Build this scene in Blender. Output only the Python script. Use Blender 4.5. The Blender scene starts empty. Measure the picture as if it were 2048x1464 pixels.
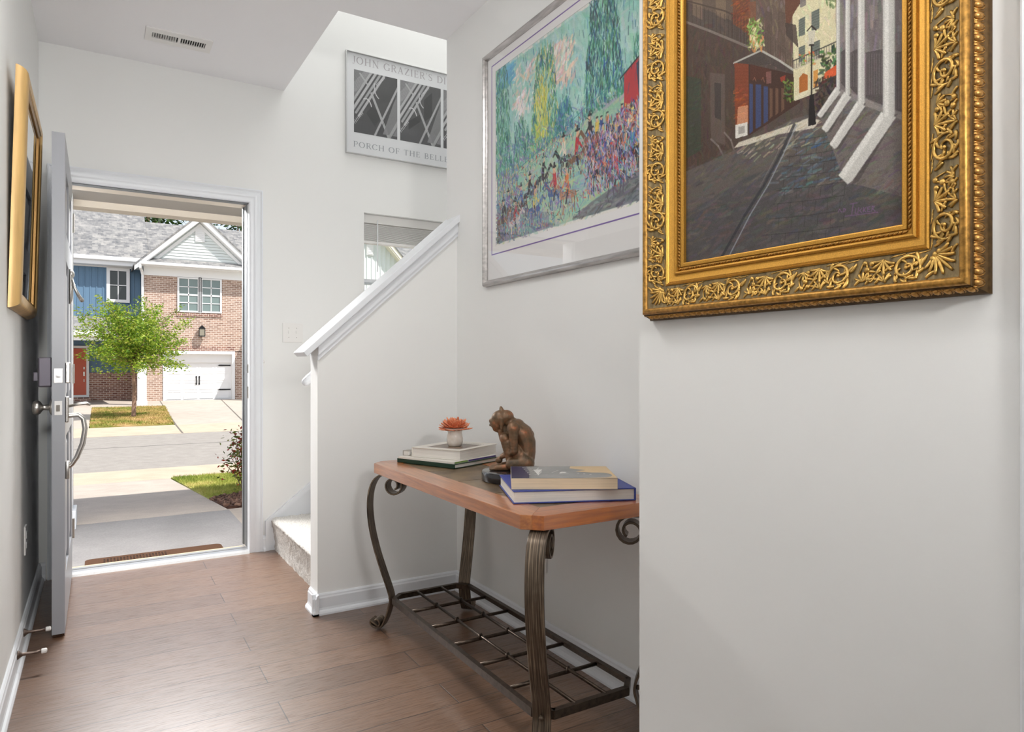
import bpy, bmesh, math, random
import numpy as np
from mathutils import Vector, Matrix
R = random.Random(7)
sc = bpy.context.scene
COL = sc.collection

# ------------------------------------------------------------------ camera, sky, sun, large lights, exposure
EYE = 1.09
YAW = math.radians(31.15)
FPX = 1370.0
cd = bpy.data.cameras.new('camera'); cam = bpy.data.objects.new('camera', cd); COL.objects.link(cam)
cam.location = (0, 0, EYE); cam.rotation_euler = (math.radians(90), 0, -YAW)
cd.sensor_fit = 'HORIZONTAL'; cd.sensor_width = 36; cd.lens = FPX / 2048 * 36; cd.clip_start = .02; cd.clip_end = 400
sc.camera = cam
sc.view_settings.view_transform = 'Standard'; sc.view_settings.look = 'None'
sc.view_settings.gamma = 1; sc.view_settings.exposure = 0.0; sc.view_settings.use_curve_mapping = False
w = bpy.data.worlds.new('sky'); sc.world = w; w.use_nodes = True
wn = w.node_tree.nodes; wl = w.node_tree.links
sky = wn.new('ShaderNodeTexSky'); sky.sky_type = 'NISHITA'; sky.sun_disc = False
sky.sun_elevation = math.radians(55); sky.sun_rotation = math.radians(217)
sky.air_density = 1.0; sky.dust_density = 1.2
hs = wn.new('ShaderNodeHueSaturation'); hs.inputs['Saturation'].default_value = .45
wl.new(sky.outputs['Color'], hs.inputs['Color']); wl.new(hs.outputs['Color'], wn['Background'].inputs['Color'])
wn['Background'].inputs['Strength'].default_value = 0.215

def light(name, kind, loc, direction, energy, color=(1, 1, 1), **kw):
    l = bpy.data.lights.new(name, kind); l.energy = energy; l.color = color
    for k, v in kw.items(): setattr(l, k, v)
    o = bpy.data.objects.new(name, l); COL.objects.link(o); o.location = loc
    o.rotation_euler = Vector(direction).to_track_quat('-Z', 'Y').to_euler()
    return o
light('sun', 'SUN', (0, 0, 20), (-.24, .30, -.53), 6.0, (1, .96, .90), angle=math.radians(.6))
light('rear_fill', 'AREA', (1.6, -4.2, 1.5), (0, 1, .12), 16, (.97, .985, 1.0), shape='RECTANGLE', size=4.2, size_y=2.2)  # added fill from behind the camera; the back wall has no window
light('hall_fill', 'AREA', (.15, 1.9, 2.70), (0, 0, -1), 12.5, (1, .985, .965), shape='DISK', size=.45)  # invented overhead fill for the hall, without a fixture
light('entry_fill', 'AREA', (.15, 4.86, 2.30), (0, -1, -.95), 150, (1, .98, .96), shape='RECTANGLE', size=1.4, size_y=.16)  # added fill above the doorway, aimed in at the floor and knee wall
light('ceiling_bounce_fill', 'AREA', (.55, -.8, 1.75), (0, .9, 1), 38, (1, .985, .96), shape='DISK', size=.35)  # made-up uplight to brighten the ceiling by bounce; nothing stands here
light('door_gap_fill', 'AREA', (-.16, -1.2, 1.75), (-.008, 1, -.10), 2.8, (1, .985, .96), shape='DISK', size=.3, spread=math.radians(42))  # added narrow fill for the gap behind the open door and the mirror
light('stairwell_fill', 'AREA', (2.3, 3.68, 5.2), (0, 0, -1), 42, (1, .99, .98), shape='RECTANGLE', size=2.0, size_y=.7)  # light source added at the top of the shaft to brighten the poster wall

# ------------------------------------------------------------------ helpers
SY, CY = math.sin(YAW), math.cos(YAW)
def ray(px, py):
    u = px - 1024
    return (FPX*SY + CY*u, FPX*CY - SY*u, 732 - py)
def on_x(px, py, x):          # point of a wall plane X = x seen at a photo pixel
    r = ray(px, py); t = x / r[0]; return (r[1]*t, EYE + r[2]*t)
def on_y(px, py, y):
    r = ray(px, py); t = y / r[1]; return (r[0]*t, EYE + r[2]*t)

def s2l(c):
    c = np.asarray(c, dtype=np.float64)
    return np.where(c <= .04045, c/12.92, ((c+.055)/1.055)**2.4)
def rgb(r, g, b): return tuple(float(v) for v in s2l(np.array([r, g, b])/255.0)) + (1,)

class NT:
    def __init__(s, name):
        s.m = bpy.data.materials.new(name); s.m.use_nodes = True
        s.n = s.m.node_tree.nodes; s.l = s.m.node_tree.links; s.b = s.n['Principled BSDF']
    def new(s, t, **kw):
        n = s.n.new('ShaderNode'+t)
        for k, v in kw.items(): setattr(n, k, v)
        return n
    def set(s, **kw):
        for k, v in kw.items(): s.b.inputs[k.replace('_', ' ')].default_value = v
        return s
    def coords(s, scale=(1, 1, 1), rot=(0, 0, 0), loc=(0, 0, 0)):
        tc = s.new('TexCoord'); mp = s.new('Mapping')
        mp.inputs['Scale'].default_value = scale; mp.inputs['Rotation'].default_value = rot; mp.inputs['Location'].default_value = loc
        s.l.new(tc.outputs['Object'], mp.inputs['Vector']); return mp.outputs[0]
    def noise(s, vec, scale, detail=4, rough=.55):
        n = s.new('TexNoise'); n.inputs['Scale'].default_value = scale; n.inputs['Detail'].default_value = detail
        n.inputs['Roughness'].default_value = rough
        s.l.new(vec, n.inputs['Vector']); return n.outputs['Fac']
    def ramp(s, fac, stops):
        r = s.new('ValToRGB'); e = r.color_ramp.elements
        while len(e) < len(stops): e.new(.5)
        for i, (p, c) in enumerate(stops): e[i].position = p; e[i].color = c if len(c) == 4 else (*c, 1)
        s.l.new(fac, r.inputs[0]); return r.outputs[0]
    def mix(s, fac, a, b, mode='MIX'):
        x = s.new('Mix', data_type='RGBA', blend_type=mode)
        for sock, v in ((x.inputs[0], fac), (x.inputs[6], a), (x.inputs[7], b)):
            if hasattr(v, 'links'): s.l.new(v, sock)
            else: sock.default_value = v
        return x.outputs[2]
    def bump(s, h, strength=.2, dist=.002):
        b = s.new('Bump'); b.inputs['Strength'].default_value = strength; b.inputs['Distance'].default_value = dist
        s.l.new(h, b.inputs['Height']); s.l.new(b.outputs[0], s.b.inputs['Normal'])
    def color(s, out): s.l.new(out, s.b.inputs['Base Color'])

def plain(name, c, rough=.5, metal=0, nscale=0, amount=.12, bump=0, stretch=(1, 1, 1), coat=0, spec=.5):
    m = NT(name); m.set(Base_Color=c, Roughness=rough, Metallic=metal)
    m.b.inputs['Coat Weight'].default_value = coat; m.b.inputs['Coat Roughness'].default_value = .15
    m.b.inputs['Specular IOR Level'].default_value = spec
    if nscale:
        v = m.coords(stretch); f = m.noise(v, nscale)
        lo = tuple(max(0, x*(1-amount)) for x in c[:3]); hi = tuple(min(1, x*(1+amount)) for x in c[:3])
        m.color(m.ramp(f, [(.3, lo), (.7, hi)]))
        if bump: m.bump(f, bump)
    return m.m

class MB:
    """collects shapes into one mesh"""
    def __init__(s): s.bm = bmesh.new()
    def verts(s, pts): return [s.bm.verts.new(p) for p in pts]
    def face(s, vs):
        try: return s.bm.faces.new(vs)
        except ValueError: return None
    def poly(s, pts): s.face(s.verts(pts)); return s
    def box(s, x0, x1, y0, y1, z0, z1, M=None, bev=0):
        P = [Vector((x, y, z)) for z in (z0, z1) for y in (y0, y1) for x in (x0, x1)]
        if M is not None: P = [M @ p for p in P]
        v = s.verts(P)
        fs = [s.face([v[i] for i in q]) for q in ((0, 2, 3, 1), (4, 5, 7, 6), (0, 1, 5, 4), (2, 6, 7, 3), (0, 4, 6, 2), (1, 3, 7, 5))]
        if bev:
            es = list({e for f in fs for e in f.edges})
            bmesh.ops.bevel(s.bm, geom=es, offset=bev, segments=2, affect='EDGES', profile=.5)
        return s
    def prism(s, pts, a, b, axis, M=None, bev=0):
        """2D outline extruded from a to b along axis"""
        def P(p, h):
            q = {'x': (h, p[0], p[1]), 'y': (p[0], h, p[1]), 'z': (p[0], p[1], h)}[axis]
            q = Vector(q); return M @ q if M is not None else q
        A = s.verts([P(p, a) for p in pts]); B = s.verts([P(p, b) for p in pts]); n = len(pts)
        fs = [s.face(A[::-1]), s.face(B)]
        for i in range(n): fs.append(s.face([A[i], A[(i+1) % n], B[(i+1) % n], B[i]]))
        if bev:
            es = list({e for f in fs if f for e in f.edges})
            bmesh.ops.bevel(s.bm, geom=es, offset=bev, segments=2, affect='EDGES', profile=.5)
        return s
    def rings(s, rings, closed=True, cap=True):
        V = [s.verts(r) for r in rings]; n = len(rings[0])
        for a, b in zip(V, V[1:]):
            for i in range(n if closed else n-1):
                s.face([a[i], a[(i+1) % n], b[(i+1) % n], b[i]])
        if cap and closed:
            s.face(V[0][::-1]); s.face(V[-1])
        return s
    def lathe(s, prof, center=(0, 0, 0), n=24, M=None):
        rs = []
        for r, z in prof:
            ring = []
            for i in range(n):
                a = 2*math.pi*i/n; p = Vector((r*math.cos(a), r*math.sin(a), z))
                if M is not None: p = M @ p
                ring.append(p + Vector(center))
            rs.append(ring)
        return s.rings(rs)
    def tube(s, pts, rad, n=8, flat=None):
        """round tube along points; rad one value or one per point; flat=(axis, factor) squashes it"""
        pts = [Vector(p) for p in pts]; rs = []; prev = None
        for i, p in enumerate(pts):
            t = (pts[min(i+1, len(pts)-1)] - pts[max(i-1, 0)]).normalized()
            if prev is None:
                up = Vector((0, 0, 1)) if abs(t.z) < .9 else Vector((1, 0, 0)); a = t.cross(up).normalized()
            else: a = (prev - t*prev.dot(t)).normalized()
            prev = a; b = t.cross(a); r = rad[i] if hasattr(rad, '__len__') else rad
            ring = []
            for k in range(n):
                th = 2*math.pi*k/n; o = (a*math.cos(th) + b*math.sin(th))*r
                if flat: o -= flat[0]*o.dot(flat[0])*(1-flat[1])
                ring.append(p + o)
            rs.append(ring)
        return s.rings(rs)
    def strip(s, pts, wdir, width, thick):
        """flat bar bent along points, its width along wdir"""
        pts = [Vector(p) for p in pts]; wd = Vector(wdir).normalized(); rs = []
        for i, p in enumerate(pts):
            t = (pts[min(i+1, len(pts)-1)] - pts[max(i-1, 0)]).normalized(); nrm = t.cross(wd).normalized()
            W, T = wd*width/2, nrm*thick/2; c = .18
            rs.append([p-W-T*(1-c*2), p-W*(1-c*.4)-T, p+W*(1-c*.4)-T, p+W-T*(1-c*2), p+W+T*(1-c*2), p+W*(1-c*.4)+T, p-W*(1-c*.4)+T, p-W+T*(1-c*2)])
        lay = s.bm.verts.layers.float.get('streak') or s.bm.verts.layers.float.new('streak')
        k0 = len(s.bm.verts); s.rings(rs); s.bm.verts.ensure_lookup_table()
        for i, v in enumerate(list(s.bm.verts)[k0:]): v[lay] = (-.5, -.44, .44, .5, .5, .44, -.44, -.5)[i % 8]
        return s
    def ball(s, c, r, seg=10, M=None):
        r = (r, r, r) if not hasattr(r, '__len__') else r
        prof = [Vector((math.sin(math.pi*i/seg), 0, -math.cos(math.pi*i/seg))) for i in range(seg+1)]
        rs = []
        for p in prof:
            ring = []
            for k in range(seg):
                a = 2*math.pi*k/seg; rr = max(p.x, .02)
                q = Vector((rr*math.cos(a)*r[0], rr*math.sin(a)*r[1], p.z*r[2]))
                if M is not None: q = M @ q
                ring.append(q + Vector(c))
            rs.append(ring)
        return s.rings(rs)
    def build(s, name, mat, parent=None, smooth=False, angle=None, loc=None):
        bmesh.ops.recalc_face_normals(s.bm, faces=s.bm.faces)
        me = bpy.data.meshes.new(name); s.bm.to_mesh(me); s.bm.free()
        me.materials.append(mat)
        if smooth or angle:
            me.polygons.foreach_set('use_smooth', [True]*len(me.polygons))
            if angle: me.set_sharp_from_angle(angle=math.radians(angle))
        o = bpy.data.objects.new(name, me); COL.objects.link(o)
        if loc is not None: me.transform(Matrix.Translation(-Vector(loc))); o.location = loc
        if parent is not None:
            o.parent = parent; o.matrix_parent_inverse = parent.matrix_basis.inverted()
        return o
def mesh_from(name, verts, faces, mat, parent=None, loc=None):
    me = bpy.data.meshes.new(name); me.from_pydata(verts, [], faces); me.materials.append(mat)
    o = bpy.data.objects.new(name, me); COL.objects.link(o)
    if parent is not None: o.parent = parent; o.matrix_parent_inverse = parent.matrix_basis.inverted()
    return o
def tag(o, label, cat, group=None, kind=None):
    o['label'] = label; o['category'] = cat
    if group: o['group'] = group
    if kind: o['kind'] = kind
    return o
def thing(name, label, cat, loc=(0, 0, 0), group=None):
    o = bpy.data.objects.new(name, None); COL.objects.link(o); o.location = loc; o.empty_display_size = .05
    return tag(o, label, cat, group)
def struct(o): o['kind'] = 'structure'; return o
def structE(name, loc=(0, 0, 0)):
    o = bpy.data.objects.new(name, None); COL.objects.link(o); o.location = loc; o['kind'] = 'structure'; return o
def rotz(a, c=(0, 0, 0)): return Matrix.Translation(c) @ Matrix.Rotation(a, 4, 'Z')

# ------------------------------------------------------------------ materials
def wall_paint(name, c):
    m = NT(name); m.set(Base_Color=c, Roughness=.75); m.b.inputs['Specular IOR Level'].default_value = .25
    m.bump(m.noise(m.coords(), 260, 3), .06, .001); return m.m
M_wall = wall_paint('wall_paint', (.835, .84, .828, 1))
M_ceil = wall_paint('ceiling_paint', (.91, .91, .93, 1))
M_trim = plain('white_trim', (.79, .815, .85, 1), .32)
M_door = plain('door_paint', (.33, .342, .37, 1), .35)
M_white = plain('white_plastic', (.82, .81, .79, 1), .35)
M_black = plain('black_metal', (.02, .02, .022, 1), .4, .6)
M_nickel = plain('satin_nickel', (.50, .48, .45, 1), .32, 1, 300, .06)
M_silver = plain('silver_leaf', (.46, .44, .43, 1), .30, 1, 60, .25, stretch=(1, .15, 1))
M_alu = plain('brushed_aluminium', (.60, .60, .60, 1), .38, 1, 200, .05)
M_darkplate = plain('lock_cover_dark_metal', (.10, .09, .11, 1), .4, .5)

def floor_mat():
    m = NT('oak_floor_planks')
    v = m.coords(loc=(.35, .03, 0))
    bt = m.new('TexBrick'); bt.offset = .37; bt.offset_frequency = 2; bt.squash = 1
    for k, x in (('Color1', (0, 0, 0, 1)), ('Color2', (1, 1, 1, 1)), ('Mortar', (.5, .5, .5, 1)), ('Scale', 1), ('Mortar Size', .0018), ('Mortar Smooth', .2), ('Bias', 0), ('Brick Width', 1.35), ('Row Height', .155)):
        bt.inputs[k].default_value = x
    m.l.new(v, bt.inputs['Vector'])
    grain = m.noise(m.coords((1.5, 22, 1)), 5, 8, .65)
    fine = m.noise(m.coords((3, 90, 1)), 8, 4, .6)
    fine_g = m.noise(m.coords((1.6, 26, 1), (0, 0, 0), (3, 1, 0)), 7, 7, .72)
    base = m.ramp(bt.outputs['Color'], [(0, rgb(104, 76, 56)), (1, rgb(121, 91, 69))])
    g = m.ramp(grain, [(.30, (.60, .57, .54)), (.60, (1.10, 1.08, 1.06))])
    c = m.mix(1.0, base, g, 'MULTIPLY')
    c = m.mix(.5, c, m.ramp(fine_g, [(.34, (.55, .52, .5)), (.5, (1, 1, 1))]), 'MULTIPLY')
    c = m.mix(.35, c, m.ramp(fine, [(.35, (.5, .47, .45)), (.6, (1, 1, 1))]), 'MULTIPLY')
    c = m.mix(bt.outputs['Fac'], c, rgb(40, 26, 20))
    m.color(c)
    m.set(Roughness=.40); m.b.inputs['Specular IOR Level'].default_value = .6; m.b.inputs['Coat Weight'].default_value = .8; m.b.inputs['Coat Roughness'].default_value = .30; m.b.inputs['Coat IOR'].default_value = 1.6
    inv = m.new('Math', operation='SUBTRACT'); inv.inputs[0].default_value = 1; m.l.new(bt.outputs['Fac'], inv.inputs[1])
    ad = m.new('Math', operation='MULTIPLY_ADD'); m.l.new(grain, ad.inputs[0]); ad.inputs[1].default_value = .25; m.l.new(inv.outputs[0], ad.inputs[2])
    m.bump(ad.outputs[0], .6, .0012)
    m.l.new(m.ramp(fine_g, [(.34, (.12, .12, .12)), (.52, (.85, .85, .85))]), m.b.inputs['Coat Weight'])
    nb = m.new('Bump'); nb.inputs['Strength'].default_value = .5; nb.inputs['Distance'].default_value = .001; m.l.new(ad.outputs[0], nb.inputs['Height']); m.l.new(nb.outputs[0], m.b.inputs['Coat Normal'])
    return m.m
M_floor = floor_mat()
def wood_mat(name, dark, light_, rot=(0, 0, 0), stretch=(18, 1.2, 18), rough=.30, coat=.8):
    m = NT(name); v = m.coords(stretch, rot); f = m.noise(v, 4, 6, .6)
    m.color(m.ramp(f, [(.28, dark), (.68, light_)])); m.set(Roughness=rough); m.b.inputs['Coat Weight'].default_value = coat; m.b.inputs['Coat Roughness'].default_value = .18; m.b.inputs['Coat IOR'].default_value = 2.0
    m.bump(f, .05); return m.m
M_wood_y = wood_mat('warm_cherry_wood', rgb(138, 76, 30), rgb(196, 122, 60), (0, 0, 0), (22, 1.4, 22))
M_wood_x = wood_mat('warm_cherry_end_wood', rgb(132, 66, 18), rgb(192, 108, 38), (0, 0, 0), (1.4, 22, 22))
def slate_mat():
    m = NT('slate_tile'); v = m.coords(); f = m.noise(v, 9, 6, .65); f2 = m.noise(v, 3, 3)
    c = m.mix(f2, m.ramp(f, [(.3, rgb(80, 60, 36)), (.7, rgb(150, 118, 76))]), m.ramp(f, [(.3, rgb(66, 60, 52)), (.7, rgb(122, 108, 88))]))
    m.color(c); m.set(Roughness=.35); m.bump(f, .3, .003); return m.m
M_slate = slate_mat()
def iron_mat():
    m = NT('brushed_bronze_iron'); at = m.new('Attribute'); at.attribute_name = 'streak'; cb = m.new('CombineXYZ'); m.l.new(at.outputs['Fac'], cb.inputs[0])
    sp = m.new('SeparateXYZ'); m.l.new(m.coords(), sp.inputs[0]); mz = m.new('Math', operation='MULTIPLY'); mz.inputs[1].default_value = .35; m.l.new(sp.outputs['Z'], mz.inputs[0]); m.l.new(mz.outputs[0], cb.inputs[1])
    f = m.noise(cb.outputs[0], 16, 3, .65); f2 = m.noise(m.coords(), 12, 3)
    c = m.ramp(f, [(.30, rgb(54, 47, 41)), (.50, rgb(104, 91, 78)), (.68, rgb(168, 150, 128))])
    m.color(m.mix(.5, c, m.ramp(f2, [(.38, (.38, .35, .33)), (.62, (1, 1, 1))]), 'MULTIPLY')); m.set(Roughness=.36, Metallic=.6); m.bump(f, .2, .0008); return m.m
M_iron = iron_mat()
M_iron_h = plain('dark_bronze_iron', rgb(74, 63, 54), .30, .75, 60, .35, .05)
M_gold = plain('gilt_gold', (.48, .245, .04, 1), .40, .75, 500, .25, .1)
M_gold_d = plain('gilt_gold_antiqued', (.42, .22, .05, 1), .42, .75, 120, .45, .2)
M_gold_bed = plain('dark_antique_glaze', (.20, .145, .065, 1), .55, .35, 130, .5, .5, (1, 1, .25))
M_gold_leaf = plain('bright_gilt_relief', (.58, .36, .10, 1), .34, .8, 90, .45)
M_lite_gold = plain('pale_gilt_wood', rgb(200, 164, 106), .38, .25, 30, .2, .0, (1, 1, .1))
M_mirror = plain('silvered_glass', (.86, .88, .89, 1), .02, 1)
def glass_mat(name, tint=(1, 1, 1, 1), ior=1.5):
    m = NT(name); m.n.remove(m.b)
    tr = m.new('BsdfTransparent'); tr.inputs[0].default_value = tint
    gl = m.new('BsdfGlossy'); gl.inputs['Roughness'].default_value = 0
    fr = m.new('Fresnel'); fr.inputs[0].default_value = ior; mx = m.new('MixShader')
    ge = m.new('NewGeometry'); mu_ = m.new('Math', operation='MULTIPLY'); iv = m.new('Math', operation='SUBTRACT'); iv.inputs[0].default_value = 1
    m.l.new(ge.outputs['Backfacing'], iv.inputs[1]); m.l.new(fr.outputs[0], mu_.inputs[0]); m.l.new(iv.outputs[0], mu_.inputs[1]); m.l.new(mu_.outputs[0], mx.inputs[0]); m.l.new(tr.outputs[0], mx.inputs[1]); m.l.new(gl.outputs[0], mx.inputs[2])
    m.l.new(mx.outputs[0], m.n['Material Output'].inputs[0]); return m.m
M_glass = glass_mat('picture_glass', (1, 1, 1, 1), 1.75); M_pane = glass_mat('window_glass', (.97, .98, .975, 1))
M_darkpane = plain('dark_window_glass', (.03, .035, .035, 1), .05, 0)
M_paper = plain('white_paper', (.83, .82, .80, 1), .8)
def vc_mat(name, rough=.6, bump=0):
    m = NT(name); a = m.new('VertexColor'); a.layer_name = 'paint'; m.color(a.outputs['Color']); m.set(Roughness=rough)
    m.b.inputs['Specular IOR Level'].default_value = .12
    if bump: m.bump(m.noise(m.coords(), 700, 2), bump, .0008)
    return m.m
M_oil = vc_mat('oil_paint_on_canvas', .5, .25); M_print = vc_mat('ink_on_paper', .7)

# ------------------------------------------------------------------ the room
CEIL = 2.74; YF = 4.22; XL = -.258; XR = 1.507; XN = 1.195
b = MB(); b.box(XL-.1, 6, -4.6, 4.25, -.12, 0); struct(b.build('floor', M_floor))
b = MB()
b.box(XL-.15, .955, -4.6, 4.23, CEIL, CEIL+.3); b.box(.955, 6, -4.6, 3.14, CEIL, CEIL+.3)
struct(b.build('ceiling', M_ceil))
b = MB(); b.box(XL-.12, XL, -4.6, 4.30, 0, CEIL+.2); struct(b.build('wall_left', M_wall))
DX0, DX1, DZ = -.145, .755, 2.045
WX0, WX1, WZ0, WZ1 = 1.45, 2.35, 1.12, 2.068
b = MB(); y0, y1 = YF, YF+.15
b.box(XL-.6, DX0-.018, y0, y1, -.4, 6); b.box(DX0-.018, DX1+.018, y0, y1, DZ+.018, 6); b.box(DX0-.018, DX1+.018, y0, y1, -.4, -.02)
b.box(DX1+.018, WX0, y0, y1, -.4, 6); b.box(WX0, WX1, y0, y1, -.4, WZ0); b.box(WX0, WX1, y0, y1, WZ1, 6); b.box(WX1, 6.5, y0, y1, -.4, 6)
struct(b.build('wall_front', M_wall))
b = MB(); b.box(XR, 1.62, 1.34, 3.13, 0, CEIL+.02); struct(b.build('wall_right', M_wall))
b = MB(); b.box(XN, 1.62, .405, 1.342, 0, CEIL+.02); struct(b.build('wall_near', M_wall))
b = MB(); b.box(1.62, 6, 3.015, 3.13, 0, 5.5);
b.box(XL-.12, .955, 3.02, 3.14, CEIL+.3, 5.5); b.box(.955, 1.62, 3.02, 3.14, CEIL+.02, 5.5); b.box(.84, .955, 3.14, 4.22, CEIL+.3, 5.5); b.box(4.6, 4.72, 3.0, 4.3, 0, 5.5)
struct(b.build('wall_stairwell', M_wall))
b = MB(); b.box(.8, 4.75, 3.0, 4.4, 5.45, 5.6); struct(b.build('ceiling_stairwell', M_ceil))
b = MB(); b.box(1.62, 6.1, .405, .52, 0, CEIL+.02); b.box(5.98, 6.1, -4.6, .52, 0, CEIL); b.box(XL-.12, 6.1, -4.7, -4.58, 0, CEIL+.1)
struct(b.build('wall_rear', M_wall))

# knee wall beside the stairs with its sloping cap
SL = .90
def capz(x): return 1.150 + SL*(x-.7555)
b = MB(); b.prism([(.825, 0), (.825, capz(.825)-.028), (XR+.003, capz(XR)-.028), (XR+.003, 0)], 3.015, 3.13, 'y'); struct(b.build('wall_knee', M_wall))
n = 1/math.hypot(1, SL); ux, uz = n, SL*n; px_, pz_ = SL*n, -n
cap = MB()
A = (.7555, 1.150); L = (XR-.7555)/ux + .02
def slope_pts(s0, s1, d0, d1): return [(A[0]+ux*s+px_*d, A[1]+uz*s+pz_*d) for s, d in ((s0, d0), (s1, d0), (s1, d1), (s0, d1))]
cap.prism(slope_pts(0, L, 0, .026), 2.985, 3.162, 'y', bev=.003)
struct_cap = struct(cap.build('trim_1', M_trim))
for ya, yb, yc in ((3.0, 3.0152, 3.006), (3.145, 3.1298, 3.138)):
    m = MB(); q = slope_pts(.055, L, .026, .060); q[3] = (.8255, capz(.8255)-.028-.048)
    q[0] = (.8255, capz(.8255)-.036)
    m.prism(q, ya, yb, 'y')
    q2 = slope_pts(.08, L, .060, .076); q2[0] = (.8255, q[3][1]); q2[3] = (.8255, q[3][1]-.022); m.prism(q2, yc, yb, 'y')
    m.build('cap_moulding', M_trim, struct_cap)

def baseboard(name, pts, nrm, h=.09, side_caps=None):
    prof = [(0, 0), (.026, 0), (.026, .008), (.022, .016), (.016, .021), (.014, .03), (.014, h-.018), (.011, h-.012), (.010, h-.006), (.005, h), (0, h)]
    m = MB(); nx, ny = nrm
    for (x0, y0), (x1, y1) in zip(pts, pts[1:]):
        m.rings([[Vector((x+nx*d, y+ny*d, z)) for d, z in prof] for x, y in ((x0, y0), (x1, y1))])
    return m
struct(baseboard('', [(XL, -4.5), (XL, YF)], (1, 0)).build('baseboard_left', M_trim))
m = baseboard('', [(.825-.026, 3.015), (XR, 3.015)], (0, -1)); k = baseboard('', [(.825, 3.015-.026), (.825, 3.128)], (-1, 0))
me = bpy.data.meshes.new('t'); k.bm.to_mesh(me); m.bm.from_mesh(me); k.bm.free(); struct(m.build('baseboard_knee', M_trim))
struct(baseboard('', [(XR, 1.34), (XR, 3.015)], (-1, 0)).build('baseboard_right', M_trim))
struct(baseboard('', [(XN, .485), (XN, 1.342)], (-1, 0)).build('baseboard_near', M_trim))
m = baseboard('', [(XL, YF), (-.228, YF)], (0, -1)); k = baseboard('', [(.832, YF), (.845, YF)], (0, -1))
me = bpy.data.meshes.new('t'); k.bm.to_mesh(me); m.bm.from_mesh(me); k.bm.free(); struct(m.build('baseboard_front', M_trim))
b = MB(); b.box(XN-.018, XN+.001, .40, .484, 0, 2.3, bev=.004); struct(b.build('trim_2', M_trim))

# front door casing, jambs, weatherstrip, sill
tc = structE('trim_3', (.3, YF, 0)); m = MB()
def casing(m, a0, a1, top, y, out):
    prof = [(0, .002), (.004, .010), (.012, .013), (.030, .012), (.034, .016), (.055, .018), (.062, .014), (.070, .020), (.076, .018), (.076, 0), (0, 0)]
    c = [lambda d: (a0-d, 0), lambda d: (a0-d, top+d), lambda d: (a1+d, top+d), lambda d: (a1+d, 0)]
    m.rings([[Vector((f(d)[0], y-h, f(d)[1])) for d, h in prof] for f in c])
casing(m, DX0, DX1, DZ, YF+.001, 1); m.build('casing', M_trim, tc, angle=50)
m = MB()
for x0, x1 in ((DX0-.018, DX0), (DX1, DX1+.018)): m.box(x0, x1, YF, YF+.17, -.02, DZ+.018)
m.box(DX0, DX1, YF, YF+.17, DZ, DZ+.018)
m.box(DX0, DX0+.012, YF+.06, YF+.17, 0, DZ)
m.build('jamb', M_trim, tc)
m = MB(); M_rub = plain('grey_weatherstrip', (.16, .17, .18, 1), .6)
m.box(DX1-.010, DX1-.0005, YF+.135, YF+.165, .02, DZ-.002); m.box(DX1-.003, DX1-.0005, YF+.05, YF+.135, .02, DZ-.002); m.box(DX0+.012, DX1, YF+.012, YF+.062, DZ-.004, DZ-.0005); m.build('weatherstrip', M_rub, tc)
m = MB(); M_tan = plain('tan_painted_board', rgb(212, 203, 190), .6)
m.box(DX1+.006, DX1+.05, YF+.17, YF+.2, -.1, DZ+.06); m.box(DX0-.05, DX0-.006, YF+.17, YF+.2, -.1, DZ+.06); m.box(DX0-.05, DX1+.05, YF+.17, YF+.2, DZ+.012, DZ+.06); m.box(DX0, DX1, YF+.064, YF+.168, DZ-.002, DZ-.0005)
m.build('brick_moulding', M_tan, tc)
m = MB(); m.box(DX1-.0015, DX1+.001, YF+.012, YF+.042, .90, .97); m.box(DX1-.0015, DX1+.001, YF+.012, YF+.042, 1.05, 1.10); m.build('strike_plate', M_nickel, tc)
m = MB(); m.ball((.836, YF-.008, 1.117), (.007, .008, .011)); m.build('contact_sensor', M_white, tc, smooth=True)
ts = structE('trim_4', (.3, YF, 0)); m = MB()
m.prism([(4.195, 0), (4.20, .012), (4.225, .018), (4.262, .020), (4.262, 0)], DX0, DX1, 'x'); m.prism([(4.268, 0), (4.268, .022), (4.30, .022), (4.312, .015), (4.312, 0)], DX0, DX1, 'x'); m.build('metal_sill', M_alu, ts)
m = MB(); m.prism([(4.312, -.05), (4.312, .012), (4.46, -.012), (4.46, -.05)], DX0, DX1, 'x'); m.build('sill_board', plain('sill_wood', rgb(190, 172, 146), .6), ts)
m = MB(); m.box(DX0, DX1, 4.26, 4.27, -.02, .016); m.build('sill_gasket', M_rub, ts)

# stair skirt board
m = MB(); SK = .786
m.prism([(.845, 0), (.845, .176), (.866, .192), (3.4, .192+SK*2.534), (3.4, 0)], YF-.012, YF+.001, 'y')
m.prism([(.845, 0), (.845, .176), (.866, .192), (3.4, .192+SK*2.534), (3.4, .160+SK*2.534), (.878, .160), (.866, .150), (.866, 0)], YF-.019, YF-.011, 'y')
struct(m.build('trim_5', M_trim))
m = MB(); m.prism([(.845, 0), (.845, .10), (.866, .192), (3.4, .192+SK*2.534), (3.4, 0)], 3.1299, 3.142, 'y'); struct(m.build('trim_6', M_trim))

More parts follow.
